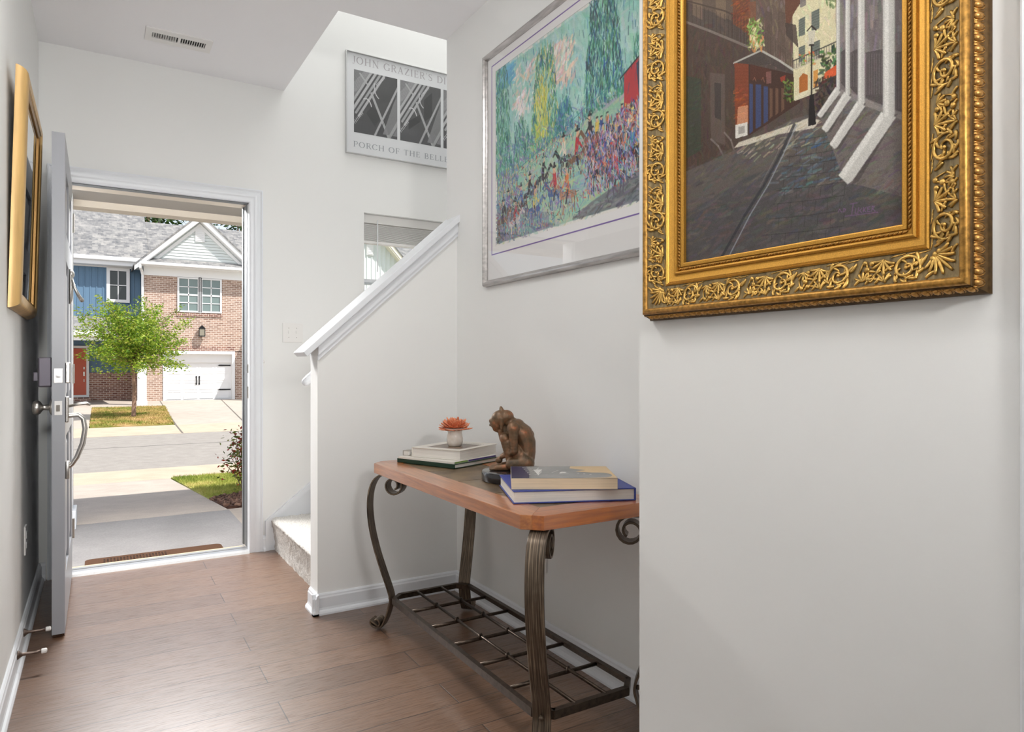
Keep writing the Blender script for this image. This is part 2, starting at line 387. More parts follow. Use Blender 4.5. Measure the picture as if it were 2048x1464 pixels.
# carpeted stairs
def carpet_stairs():
    prof = []; run, rise = .262, .192
    for i in range(9):
        x = .898 + i*run; z0 = i*rise; z1 = z0+rise
        for k in range(12): prof.append((x - .022*max(0, (k-4)/8)**1.3, z0 + (rise-.022)*k/11))
        for k in range(1, 9):
            a = math.pi - k/8*math.pi/2; prof.append((x + .004 + .026*math.cos(a), z1-.022 + .022*math.sin(a)))
        for k in range(1, 11): prof.append((x+.004+(run-.008)*k/10, z1))
    ny = 130; yy = np.linspace(3.143, YF-.013, ny); P = np.array(prof); nP = len(P)
    rr = np.random.RandomState(3); t = np.gradient(P, axis=0); t /= np.linalg.norm(t, axis=1)[:, None]; nr = np.stack([-t[:, 1], t[:, 0]], 1)
    V = np.zeros((nP, ny, 3)); V[:, :, 0] = P[:, 0:1]; V[:, :, 2] = P[:, 1:2]; V[:, :, 1] = yy
    d = rr.uniform(-.003, .0045, (nP, ny)); V[:, :, 0] += nr[:, 0:1]*d; V[:, :, 2] += nr[:, 1:2]*d
    V[0, :, 2] = 0
    F = [(i*ny+j, i*ny+j+1, (i+1)*ny+j+1, (i+1)*ny+j) for i in range(nP-1) for j in range(ny-1)]
    m = NT('looped_white_carpet'); f = m.noise(m.coords(), 140, 5, .75)
    m.color(m.ramp(f, [(.3, rgb(176, 172, 166)), (.6, rgb(232, 229, 224))])); m.set(Roughness=.95); m.bump(f, .8, .004); m.b.inputs['Specular IOR Level'].default_value = .05
    o = mesh_from('carpeted_stairs', V.reshape(-1, 3).tolist(), F, m.m)
    o.data.polygons.foreach_set('use_smooth', [True]*len(o.data.polygons)); return o
tag(carpet_stairs(), 'white carpeted stairs rising to the right behind the knee wall', 'stairs')

# handrail on the far side of the knee wall
hr = thing('handrail', 'white wooden handrail end poking out behind the knee wall', 'handrail', (.9, 3.2, 1.05))
m = MB(); m.tube([(.808, 3.198, 1.006), (.816, 3.198, 1.013), (.835, 3.198, 1.029), (3.2, 3.198, 1.006+2.39*.82)], [.010, .019, .022, .022], 12); m.build('rail', M_trim, hr, smooth=True)
for x in (1.1, 2.2):
    m = MB(); z = 1.006+(x-.808)*.82; m.tube([(x, 3.132, z-.05), (x, 3.17, z-.055), (x, 3.198, z-.02)], .007, 8); m.build('bracket', M_nickel, hr, smooth=True)

# stair window
win = structE('window_1', (1.9, YF+.1, 1.6)); m = MB()
def frame_box(m, x0, x1, z0, z1, w_, y0, y1):
    m.box(x0, x0+w_, y0, y1, z0, z1); m.box(x1-w_, x1, y0, y1, z0, z1); m.box(x0+w_, x1-w_, y0, y1, z0, z0+w_); m.box(x0+w_, x1-w_, y0, y1, z1-w_, z1)
frame_box(m, WX0-.002, WX1, WZ0, WZ1, .02, YF+.10, YF+.17); m.build('window_frame', M_trim, win)
m = MB(); frame_box(m, WX0+.018, WX1-.02, 1.625, WZ1-.02, .022, YF+.125, YF+.15); m.build('upper_sash', M_trim, win)
m = MB(); frame_box(m, WX0+.018, WX1-.02, WZ0+.02, 1.66, .022, YF+.108, YF+.130); m.build('lower_sash', M_trim, win)
m = MB(); m.box(WX0+.036, WX1-.036, YF+.136, YF+.139, 1.64, WZ1-.04); m.build('pane', M_pane, win)
m = MB(); m.box(WX0+.036, WX1-.036, YF+.118, YF+.121, WZ0+.04, 1.64); m.build('pane', M_pane, win)
m = MB(); m.box(WX0-.03, WX1+.03, YF-.03, YF+.10, WZ0-.02, WZ0+.004); m.build('window_stool', M_trim, win)
bl = thing('window_blind', 'white slatted blind raised to the top of the stair window', 'blind', (1.9, YF+.06, 2.04))
m = MB(); m.box(WX0+.006, WX1-.006, YF+.035, YF+.085, 2.012, WZ1-.002); m.build('headrail', M_white, bl)
for i in range(17):
    m = MB(); z = 2.004 - i*.0062; m.prism([(YF+.036, z), (YF+.060, z+.0018), (YF+.085, z), (YF+.085, z-.0034), (YF+.060, z-.0016), (YF+.036, z-.0034)], WX0+.010, WX1-.010, 'x'); m.build('slat', M_white, bl)
m = MB(); m.box(WX0+.010, WX1-.010, YF+.036, YF+.085, 1.882, 1.898); m.build('bottom_rail', M_white, bl)
m = MB(); x = WX0+.10; m.tube([(x, YF+.026, 2.035), (x, YF+.028, 2.02), (x, YF+.029, 1.70)], [.003, .004, .004], 6); m.build('tilt_wand', plain('clear_plastic', (.8, .82, .84, 1), .15), bl)

# ------------------------------------------------------------------ front door leaf, opened against the left wall
door = structE('door_1', (-.13, 4.2, 0))
da, db, dy0, dy1 = -.158, -.114, 3.292, 4.205
def panel_leaf():
    m = MB(); z0, z1 = .014, 2.028
    cols = [(3.415, 3.695), (3.805, 4.085)]; rows = [(.235, .80), (.93, 1.53), (1.645, 1.90)]
    zs = [z0] + [v for r in rows for v in r] + [z1]; ys = [dy0] + [v for c in cols for v in c] + [dy1]
    for i in range(len(zs)-1):
        for j in range(len(ys)-1):
            hole = (i % 2 == 1) and (j % 2 == 1)
            Y0, Y1, Z0, Z1 = ys[j], ys[j+1], zs[i], zs[i+1]
            if not hole: m.box(da, db, Y0, Y1, Z0, Z1)
            else:
                m.box(da+.013, db-.013, Y0, Y1, Z0, Z1)
                for sx, xs in ((db-.013, db-.004), (da+.013, da+.004)):
                    k = .045
                    lo = [Vector((sx, y, z)) for y, z in ((Y0+.02, Z0+.02), (Y1-.02, Z0+.02), (Y1-.02, Z1-.02), (Y0+.02, Z1-.02))]
                    hi = [Vector((xs, y, z)) for y, z in ((Y0+k, Z0+k), (Y1-k, Z0+k), (Y1-k, Z1-k), (Y0+k, Z1-k))]
                    m.rings([lo, hi])
    bmesh.ops.remove_doubles(m.bm, verts=m.bm.verts, dist=.0005)
    return m
panel_leaf().build('door_panel', M_door, door)
m = MB()
for k in range(12):
    y = dy0+.004; x = da+.003+k*.0034; m.tube([(x, y, .016), (x+.001, y+.002, .002)], .0014, 5)
m.box(da+.004, db-.004, dy0+.008, dy1, .003, .015); m.build('door_sweep', plain('brown_brush', rgb(74, 50, 34), .9), door)
yk = 3.352
m = MB(); RX = Matrix.Rotation(math.radians(-90), 4, 'Y')
m.lathe([(0.001, 0), (.031, 0), (.032, .004), (.026, .009), (.012, .012), (.0105, .030), (.013, .034), (.024, .040), (.029, .048), (.029, .058), (.024, .066), (.010, .069), (.001, .0695)], (da, yk, .922), 24, RX); m.build('door_knob', M_nickel, door, smooth=True)
dl = MB(); dl.box(da-.048, da, yk-.036, yk+.036, 1.005, 1.125, bev=.006); dl = dl.build('deadbolt_cover', M_darkplate, door)
m = MB(); m.box(da-.066, da-.046, yk-.008, yk+.008, 1.028, 1.066, bev=.004); m.build('thumb_turn', M_darkplate, dl)
m = MB(); m.box(-.151, -.121, dy0-.002, dy0+.001, 1.022, 1.080, bev=.0008); q = m.build('deadbolt_plate', M_nickel, door)
m = MB(); m.lathe([(.001, 0), (.010, 0), (.010, .004), (.001, .005)], (-.136, dy0-.001, 1.051), 14, Matrix.Rotation(math.radians(90), 4, 'X')); m.build('bolt', M_alu, q)
m = MB(); m.box(-.149, -.123, dy0-.002, dy0+.001, .893, .950, bev=.0008); q = m.build('latch_plate', M_white, door)
m = MB(); m.prism([(-.143, dy0-.009), (-.129, dy0-.001), (-.143, dy0-.001)], .908, .934, 'z'); m.build('latch', M_nickel, q)
m = MB(); m.box(db, db+.018, yk-.033, yk+.033, 1.02, 1.105, bev=.004); m.build('keyed_deadbolt', M_nickel, door)
hs = MB(); hs.box(db, db+.012, yk-.03, yk+.03, .86, .965, bev=.004); hs = hs.build('handle_set', M_nickel, door)
m = MB(); m.tube([(db+.008, yk, .885), (db+.045, yk, .888), (db+.062, yk, .872), (db+.068, yk, .83), (db+.060, yk, .77), (db+.040, yk, .715), (db+.022, yk, .685), (db+.004, yk, .672)], [.010, .009, .010, .010, .011, .010, .009, .010], 10); m.box(db, db+.014, yk-.017, yk+.017, .628, .70, bev=.003); m.build('grip', M_nickel, hs, angle=60)
m = MB(); m.tube([(db+.010, yk, .925), (db+.045, yk, .932), (db+.070, yk, .935), (db+.088, yk, .928)], [.006, .006, .007, .005], 8); m.build('thumb_latch', M_nickel, hs, smooth=True)
kn = MB(); yq = 3.75
kn.tube([(db+.004, yq, 1.375), (db+.006, yq, 1.40), (db+.008, yq, 1.45), (db+.007, yq, 1.50), (db+.004, yq, 1.535)], [.008, .016, .020, .016, .010], 10, flat=(Vector((1, 0, 0)), .5)); kn.ball((db+.010, yq, 1.512), (.012, .014, .018)); kn = kn.build('door_knocker', M_nickel, door, smooth=True)
m = MB(); m.tube([(db+.012, yq-.012, 1.485), (db+.022, yq-.016, 1.45), (db+.040, yq-.014, 1.41), (db+.050, yq, 1.395), (db+.040, yq+.014, 1.41), (db+.022, yq+.016, 1.45), (db+.012, yq+.012, 1.485)], [.005, .006, .008, .010, .008, .006, .005], 8); m.build('knocker_ring', M_nickel, kn, smooth=True)
for z in (.25, 1.05, 1.83):
    m = MB(); m.tube([(-.110, 4.212, z-.05), (-.110, 4.212, z+.05)], .007, 10); m.box(-.150, -.112, 4.2045, 4.2075, z-.05, z+.05); m.build('hinge', M_nickel, door)

# ------------------------------------------------------------------ small fittings
v = thing('ceiling_vent', 'white louvred air vent set in the ceiling above the door', 'vent', (.35, 3.835, CEIL))
m = MB(); X0, X1, Y0, Y1 = .200, .502, 3.758, 3.91
frame = [(X0, X0+.03), (X1-.03, X1)]
for a, c in frame: m.box(a, c, Y0, Y1, CEIL-.006, CEIL+.002)
m.box(X0+.03, X1-.03, Y0, Y0+.045, CEIL-.006, CEIL+.002); m.box(X0+.03, X1-.03, Y1-.045, Y1, CEIL-.006, CEIL+.002); m.box(.345, .358, Y0+.045, Y1-.045, CEIL-.006, CEIL+.002)
m.build('vent_frame', M_white, v)
m = MB(); m.box(X0+.03, X1-.03, Y0+.045, Y1-.045, CEIL-.0002, CEIL+.001); m.build('duct_opening', plain('dark_duct', (.015, .015, .017, 1), .8), v)
for k in range(22):
    if k in (10, 11): continue
    x = X0+.036 + k*(X1-X0-.072)/21; t = -.6 if k < 10 else .6
    m = MB(); m.box(-.0008, .0008, Y0+.045, Y1-.045, -.005, .005, Matrix.Translation((x, 0, CEIL-.0035)) @ Matrix.Rotation(t, 4, 'Y')); m.build('louvre', M_white, v)
s = thing('light_switch', 'white double light switch plate on the wall beside the stairs', 'light switch', (1.004, YF, 1.29))
m = MB(); m.box(.945, 1.063, YF-.006, YF+.001, 1.232, 1.348, bev=.002); m.build('switch_plate', M_white, s)
for x in (.981, 1.027):
    m = MB(); m.box(x-.0045, x+.0045, YF-.014, YF-.004, 1.285, 1.303, Matrix.Translation((0, 0, .0))); m.build('toggle', M_white, s)
    for z in (1.262, 1.318): k = MB(); k.ball((x, YF-.0062, z), (.003, .001, .003), 8); k.build('screw', M_nickel, s)
def outlet(lbl, c, axis):
    o = thing('wall_outlet', lbl, 'outlet', c); x, y, z = c; sg = axis
    m = MB(); m.box(min(x, x+sg*.006), max(x, x+sg*.006), y-.036, y+.036, z-.058, z+.058, bev=.002); m.build('outlet_plate', M_white, o)
    for dz in (-.02, .02):
        k = MB(); k.box(min(x+sg*.004, x+sg*.008), max(x+sg*.004, x+sg*.008), y-.015, y+.015, z+dz-.013, z+dz+.013, bev=.001); r = k.build('socket', M_white, o)
        for dy in (-.006, .006): k = MB(); k.box(min(x+sg*.0075, x+sg*.0084), max(x+sg*.0075, x+sg*.0084), y+dy-.001, y+dy+.001, z+dz-.004, z+dz+.005); k.build('slot', M_black, r)
outlet('white wall outlet low on the left wall beside the open door', (XL, 3.45, .375), 1)
outlet('white wall outlet behind the console table near leg', (XR, 2.262, .338), -1)
for y, z, lbl in ((2.98, .066, 'bronze spring door stop on the left baseboard, nearer the camera'), (3.22, .066, 'bronze spring door stop on the left baseboard, closer to the door edge')):
    d = thing('door_stop', lbl, 'door stop', (XL+.016, y, z), 'door stops on the left baseboard')
    m = MB(); m.lathe([(.001, 0), (.016, 0), (.015, .003), (.009, .010), (.0055, .016), (.005, .055), (.0052, .072), (.001, .073)], (XL+.014, y, z), 14, Matrix.Rotation(math.radians(90), 4, 'Y'))
    m.build('stem', plain('oiled_bronze', (.16, .12, .10, 1), .35, .8), d, smooth=True)
    m = MB(); m.lathe([(.001, 0), (.008, 0), (.009, .002), (.009, .014), (.007, .017), (.001, .018)], (XL+.084, y, z), 12, Matrix.Rotation(math.radians(90), 4, 'Y')); m.build('rubber_tip', M_white, d, smooth=True)

# ------------------------------------------------------------------ console table
TX0, TX1, TY0, TY1, TZ = .972, 1.443, 1.520, 2.752, .690
tb = thing('console_table', 'cherry wood console table with slate inlay and scrolled iron legs in the niche', 'table', (1.2, 2.13, 0))
CH = .046; BW = .098
def octa(x0, x1, y0, y1, c): return [(x0, y0+c), (x0+c, y0), (x1-c, y0), (x1, y0+c), (x1, y1-c), (x1-c, y1), (x0+c, y1), (x0, y1-c)]
top = MB(); out = octa(TX0, TX1, TY0, TY1, CH); inn = [(TX0+BW, TY0+BW), (TX1-BW, TY0+BW), (TX1-BW, TY1-BW), (TX0+BW, TY1-BW)]
for i in (3, 7):   # the two long rails
    pts = {3: [out[3], out[4], ((out[4][0]+out[5][0])/2, (out[4][1]+out[5][1])/2), inn[2], inn[1], ((out[2][0]+out[3][0])/2, (out[2][1]+out[3][1])/2)],
           7: [out[7], out[0], ((out[0][0]+out[1][0])/2, (out[0][1]+out[1][1])/2), inn[0], inn[3], ((out[6][0]+out[7][0])/2, (out[6][1]+out[7][1])/2)]}[i]
    top.prism(pts, TZ-.040, TZ, 'z', bev=.0012)
tt = top.build('tabletop', M_wood_y, tb)
mid = lambda a, b_: ((a[0]+b_[0])/2, (a[1]+b_[1])/2)
for pts in ([out[1], out[2], mid(out[2], out[3]), inn[1], inn[0], mid(out[0], out[1])], [out[5], out[6], mid(out[6], out[7]), inn[3], inn[2], mid(out[4], out[5])]):
    e = MB(); e.prism(pts, TZ-.040, TZ, 'z', bev=.0012); e.build('end_rail', M_wood_x, tt)
m = MB(); ny = 4; L_ = (inn[3][1]-inn[0][1])/ny
for i in range(ny):
    y0 = inn[0][1]+i*L_
    zt = TZ-.0015
    c = .05
    m.prism([(inn[0][0]+.001, y0+.0015), (inn[1][0]-.001, y0+.0015), (inn[1][0]-.001, y0+L_-.0015), (inn[0][0]+.001, y0+L_-.0015)], TZ-.02, zt, 'z', bev=.002)
m.build('slate_inlay', M_slate, tt)
m = MB(); m.box(inn[0][0]-.001, inn[1][0]+.001, inn[0][1]-.001, inn[3][1]+.001, TZ-.03, TZ-.012); m.build('grout', plain('dark_grout', (.05, .042, .035, 1), .8), tt)
SX0, SX1, SY0, SY1, SZ = 1.030, 1.385, 1.553, 2.690, .130
def smooth_pts(pts, n=4):
    out = []
    for i in range(len(pts)-1):
        p0 = pts[max(i-1, 0)]; p1 = pts[i]; p2 = pts[i+1]; p3 = pts[min(i+2, len(pts)-1)]
        for k in range(n):
            t = k/n
            out.append(tuple(.5*((2*b_) + (-a+c)*t + (2*a-5*b_+4*c-d)*t*t + (-a+3*b_-3*c+d)*t**3) for a, b_, c, d in zip(p0, p1, p2, p3)))
    return out + [pts[-1]]
foot = []
for k in range(22):     # spiral of the foot scroll, then the bar rises to the shelf
    a = math.radians(60 + k*16.5); r = .009 + .020*k/21
    foot.append((.064 + r*math.cos(a), .0335 + r*math.sin(a)*1.0))
foot = foot[:20]
scroll = []
for k in range(24):     # scroll under the top
    a = math.radians(66 - k*21); r = .044 - .026*k/23
    scroll.append((-.010 - r*math.cos(a), .5995 + r*math.sin(a)))
leg_path = foot + smooth_pts([(.044, .012), (.031, .034), (.018, .066), (.009, .098), (.002, .130), (.012, .170), (.042, .250), (.071, .335), (.093, .425), (.101, .505), (.095, .572), (.076, .617), (.050, .638), (.022, .6455), (-.008, .6455)], 4) + scroll
for sx, sy in ((-1, -1), (-1, 1), (1, 1), (1, -1)):
    cx = SX0+.012 if sx < 0 else SX1-.012; cy = SY0+.012 if sy < 0 else SY1-.012
    o = Vector((sx, sy, 0)).normalized(); wd = Vector((-sy, sx, 0)).normalized()
    m = MB(); m.strip([Vector((cx, cy, 0)) + o*d + Vector((0, 0, z)) for d, z in leg_path], wd, .052, .0075)
    lg = m.build('leg', M_iron, tb, angle=35)
    m = MB(); m.ball(Vector((cx, cy, SZ)) + o*.011, .0075, 8); m.build('rivet', M_iron, lg, smooth=True)
m = MB(); c = .045; o8 = octa(SX0, SX1, SY0, SY1, c)
for a, q in zip(o8, o8[1:]+o8[:1]):
    A_, B_ = Vector((*a, SZ)), Vector((*q, SZ)); d = (B_-A_).normalized(); nn = Vector((-d.y, d.x, 0))
    m.rings([[p + nn*s_ + Vector((0, 0, t_)) for s_, t_ in ((-.003, -.012), (.003, -.012), (.003, .006), (.014, .006), (.014, .012), (-.003, .012))] for p in (A_-d*.001, B_+d*.001)])
m.build('shelf_frame', M_iron_h, tb, angle=35)
for k in range(1, 6):
    y = SY0+.012 + (SY1-SY0-.024)*k/6; m = MB()
    m.tube([(SX0+.010, y, SZ), (SX0+.12, y, SZ+.0005), (SX1-.12, y, SZ+.0005), (SX1-.010, y, SZ)], .0065, 8); m.build('shelf_crossbar', M_iron_h, tb, smooth=True)
for f in (.335, .665):
    x = SX0+.01 + (SX1-SX0-.02)*f; m = MB(); m.tube([(x, SY0+.008, SZ+.009), (x, SY1-.008, SZ+.009)], .0055, 8)
    for k in range(1, 6):
        y = SY0+.012 + (SY1-SY0-.024)*k/6; m.tube([(x-.012, y-.008, SZ+.004), (x-.005, y-.004, SZ+.015), (x+.005, y+.004, SZ+.015), (x+.012, y+.008, SZ+.004)], .0035, 6)
    m.build('shelf_long_bar', M_iron_h, tb, smooth=True)

# ------------------------------------------------------------------ books
def page_mat(name, c):
    m = NT(name); f = m.noise(m.coords((1, 1, 160)), 3, 3, .7); m.color(m.ramp(f, [(.35, tuple(x*.80 for x in c[:3])), (.65, c)])); m.set(Roughness=.8); m.bump(f, .3, .001); return m.m
M_pg_w = page_mat('white_pages', rgb(226, 221, 214)); M_pg_c = page_mat('cream_pages', rgb(228, 208, 178))
def book(name, label, corner, ang, wid, dep, th, cover, pages, hard=.003, spine='back', over=.004, parts=None, group=None):
    """corner: the near corner on the table; width runs along ang, depth 90 degrees from it"""
    t = thing(name, label, 'book', corner, group); M = rotz(ang, corner); z0, z1 = 0, th
    b_ = MB(); e = hard
    b_.box(0, wid, 0, dep, z0, z0+e, M, bev=min(.0012, e*.4)); b_.box(0, wid, 0, dep, z1-e, z1, M, bev=min(.0012, e*.4))
    if spine == 'back': b_.box(0, wid, dep-e, dep+.002, z0, z1, M, bev=min(.0015, e*.4))
    if spine == 'left': b_.box(-.002, e, 0, dep, z0, z1, M, bev=min(.0015, e*.4))
    if spine == 'right': b_.box(wid-e, wid+.002, 0, dep, z0, z1, M, bev=min(.0015, e*.4))
    cv_ = b_.build('cover', cover, t)
    p = MB(); x0 = over if spine != 'left' else e; x1 = wid-over if spine != 'right' else wid-e; y1 = dep-over if spine != 'back' else dep-e
    p.box(x0, x1, over, y1, z0+e, z1-e, M); p.build('pages', pages, t)
    return t, cv_, M
M_blue = plain('blue_cloth_cover', rgb(52, 66, 142), .5, 0, 300, .1, .05)
M_green = plain('dark_green_cover', rgb(20, 52, 36), .4)
M_cream = plain('cream_cover', rgb(222, 217, 208), .45)
book('book', 'large blue hardback book lying under the paperback on the near end of the table', (1.028, 1.694, TZ+.0004), math.radians(-22.5), .368, .302, .0375, M_blue, M_pg_w, .0036, 'right')
pb, pcv, PM = book('book', 'thick paperback with grey instrument cover lying on the blue hardback', (1.035, 1.716, TZ+.0384), math.radians(-30.5), .312, .232, .0335, plain('grey_printed_cover', rgb(128, 128, 126), .35, 0, 14, .2), M_pg_c, .0009, 'back', .0005)
zt = .0336
def flat(m, pts, z, M): m.poly([M @ Vector((x, y, z)) for x, y in pts]); return m
m = MB(); flat(m, [(.001, .001), (.052, .001), (.058, .12), (.050, .231), (.001, .231)], zt, PM); m.build('dark_blue_band', plain('navy_print', rgb(44, 42, 74), .35), pcv)
m = MB(); pts = [(.311, .001), (.311, .231), (.195, .231), (.188, .19), (.235, .15), (.20, .125), (.25, .10)]
for k in range(9): a = math.pi/2 - k/8*math.pi; pts.append((.275 + .028*math.cos(a), .055 + .045*math.sin(a)))
pts.append((.20, .001)); flat(m, pts, zt+.0001, PM); m.build('tan_print', plain('tan_print', rgb(206, 176, 130), .4), pcv)
m = MB()
def ribbon(m, pts, w_, z, M):
    pts = [Vector((x, y, 0)) for x, y in pts]; Lh = []; Rh = []
    for i, p in enumerate(pts):
        d = (pts[min(i+1, len(pts)-1)]-pts[max(i-1, 0)]).normalized(); nn = Vector((-d.y, d.x, 0))*w_/2
        Lh.append(M @ (p+nn+Vector((0, 0, z)))); Rh.append(M @ (p-nn+Vector((0, 0, z))))
    m.rings([Lh, Rh], closed=False)
for k in range(5): m2 = [(.050+.012*math.cos(a)+.004*k, .205-.035*k+.010*math.sin(a)) for a in [j*.7 for j in range(9)]]; ribbon(m, m2, .003, zt+.0003, PM)
ribbon(m, [(.06, .19), (.09, .20), (.075, .13), (.095, .12), (.08, .05), (.11, .06)], .003, zt+.0003, PM)
flat(m, [(.07, .16), (.10, .165), (.085, .09), (.082, .05)], zt+.00025, PM)
flat(m, [(.150, .105), (.158, .118), (.172, .112), (.166, .098), (.178, .085), (.160, .088), (.146, .080), (.150, .096)], zt+.00025, PM)
ribbon(m, [(.125, .10), (.14, .13), (.15, .15)], .0025, zt+.0003, PM)
for x, y in ((.205, .085), (.222, .074), (.240, .066)): flat(m, [(x+.004*math.cos(a), y+.004*math.sin(a)) for a in [j*1.05 for j in range(6)]], zt+.0003, PM)
m.build('pale_drawing', plain('pale_print', rgb(206, 204, 200), .4), pcv)

book('book', 'dark green hardback at the bottom of the left stack', (1.186, 2.392, TZ+.0004), math.radians(22), .280, .318, .0165, M_green, M_pg_w, .0022, 'left', .005)
th_b, th_c, TM = book('book', 'thin white softcover with coloured edge lying on the green hardback', (1.188, 2.402, TZ+.0172), math.radians(23.5), .276, .300, .0080, M_cream, M_pg_w, .0012, 'left', .001)
m = MB()
for i, c in enumerate(((.0, .10), (.10, .27))): pass
m.box(.09, .27, -.0006, .0008, .0012, .0068, TM); m.build('purple_edge', plain('purple_print', rgb(74, 52, 128), .5), th_c)
m = MB(); m.box(.005, .085, -.0006, .0008, .0012, .0068, TM); m.build('green_edge', plain('green_print', rgb(118, 150, 74), .5), th_c)
cr, crc, CM = book('book', 'thick cream hardback with a picture on its cover, topmost under the flower pot', (1.226, 2.424, TZ+.0256), math.radians(29), .282, .240, .0400, M_cream, M_pg_w, .0030, 'back', .004)
m = MB(); flat(m, [(.035, .025), (.20, .025), (.20, .19), (.035, .19)], .0403, CM)
m.build('cover_picture', plain('brown_photo_print', rgb(122, 104, 88), .3, 0, 40, .5), crc)
m = MB()
for k in range(14): flat(m, [(.222, .03+.012*k), (.2255, .03+.012*k), (.2255, .0375+.012*k), (.222, .0375+.012*k)], .0403, CM)
m.build('title_print', plain('grey_print', rgb(120, 118, 112), .5), crc)
sb, sbc, SM = book('book', 'small grey-backed book with a barcode half hidden behind the cream hardback', (1.108, 2.668, TZ+.0256), math.radians(29), .10, .028, .021, plain('grey_cover', rgb(168, 162, 154), .4), M_pg_w, .0015, 'back', .002)
m = MB(); m.box(.004, .030, -.0005, .002, .003, .018, SM); m.build('label', M_paper, sbc)
m = MB()
for k in range(9): m.box(.020+.0012*k, .0206+.0012*k, -.001, .001, .005, .015, SM)
m.build('barcode', M_black, sbc)

# ------------------------------------------------------------------ flower pot and flower
VX, VY, VZ = 1.276, 2.572, TZ+.0660
m = MB(); m.lathe([(.001, 0), (.024, 0), (.029, .004), (.0335, .016), (.0345, .028), (.032, .044), (.0295, .056), (.031, .064), (.037, .071), (.0405, .0745), (.0395, .0755), (.035, .071), (.029, .063), (.027, .050), (.001, .046)], (0, 0, 0), 40)
def pot_mat():
    m = NT('cream_glazed_ceramic'); v = m.coords((1, 1, 1)); f = m.noise(v, 40, 3)
    m.color(m.ramp(f, [(.35, rgb(226, 216, 204)), (.7, rgb(240, 234, 226))])); m.set(Roughness=.18); m.b.inputs['Coat Weight'].default_value = .5; return m.m
pot = m.build('flower_pot', pot_mat(), smooth=True); pot.location = (VX, VY, VZ); tag(pot, 'small cream ceramic pot with flared rim standing on the cream book', 'pot')
fl = thing('flower', 'orange many petalled flower head resting in the cream pot', 'flower', (VX, VY, VZ+.06))
def petal_mat():
    m = NT('orange_petal'); g = m.new('NewGeometry'); sx = m.new('SeparateXYZ'); tc = m.new('TexCoord'); m.l.new(tc.outputs['Object'], sx.inputs[0])
    f = m.noise(m.coords(), 90, 3); c = m.mix(f, rgb(236, 132, 76), rgb(248, 196, 158)); c2 = m.mix(g.outputs['Random Per Island'], c, rgb(218, 78, 46)); 
    x = m.mix(.45, c, c2); m.color(x); m.set(Roughness=.5); m.b.inputs['Subsurface Weight'].default_value = .1; m.b.inputs['Subsurface Radius'].default_value = (.01, .005, .003); return m.m
M_petal = petal_mat()
def petal(az, el, ln, w_):
    m = MB(); d = Vector((math.cos(az)*math.cos(el), math.sin(az)*math.cos(el), math.sin(el))); sd = Vector((-math.sin(az), math.cos(az), 0)); up = d.cross(sd)*-1
    c = Vector((VX, VY, VZ+.066)); rs = []
    for k, (t, ww, hh) in enumerate(((.08, .25, 0), (.3, .6, .05), (.55, .9, .10), (.78, 1.0, .12), (.92, .75, .10), (1.0, .25, .08))):
        p = c + d*ln*t + up*ln*hh*.3 + Vector((0, 0, -.003*t*t))
        rs.append([p + sd*w_*ww*x + up*(w_*ww*y) for x, y in ((-1, .25), (-.5, -.02), (0, -.10), (.5, -.02), (1, .25), (.5, .12), (0, .05), (-.5, .12))])
    m.rings(rs); return m
for row, (n_, el, ln, w_) in enumerate(((17, .20, .072, .0130), (15, .46, .070, .0125), (12, .74, .067, .0115), (9, 1.0, .064, .0105), (5, 1.28, .060, .0095))):
    for k in range(n_):
        petal(2*math.pi*(k+.5*(row % 2))/n_ + R.uniform(-.08, .08), el + R.uniform(-.06, .08), ln*R.uniform(.92, 1.06), w_).build('petal', M_petal, fl, smooth=True)
m = MB(); m.ball((VX, VY, VZ+.060), (.024, .024, .014)); m.build('calyx', plain('dark_calyx', rgb(120, 58, 30), .7), fl, smooth=True)

# ------------------------------------------------------------------ bronze figure on a round base
BX, BY = 1.262, 2.062
st = thing('statue', 'dark bronze sculpture of a crouching figure with bowed head on a black disc', 'statue', (BX, BY, TZ))
m = MB(); m.lathe([(.001, 0), (.119, 0), (.121, .003), (.121, .028), (.118, .033), (.113, .0345), (.001, .0345)], (BX, BY, TZ+.0003), 64); m.build('statue_base', plain('polished_black_stone', (.012, .012, .016, 1), .16, 0, 0, coat=.5), st, angle=40)
def bronze():
    m = NT('patinated_bronze'); v = m.coords(); f = m.noise(v, 28, 5, .6); f2 = m.noise(v, 60, 4, .6)
    c = m.ramp(f, [(.30, rgb(70, 57, 42)), (.48, rgb(112, 86, 62)), (.62, rgb(132, 92, 64)), (.72, rgb(176, 104, 68))])
    c = m.mix(m.ramp(f2, [(.45, (0, 0, 0)), (.7, (.45, .45, .45))]), c, rgb(74, 72, 56)); m.color(c); m.set(Roughness=.42, Metallic=.35); m.bump(f2, .35, .002); return m.m
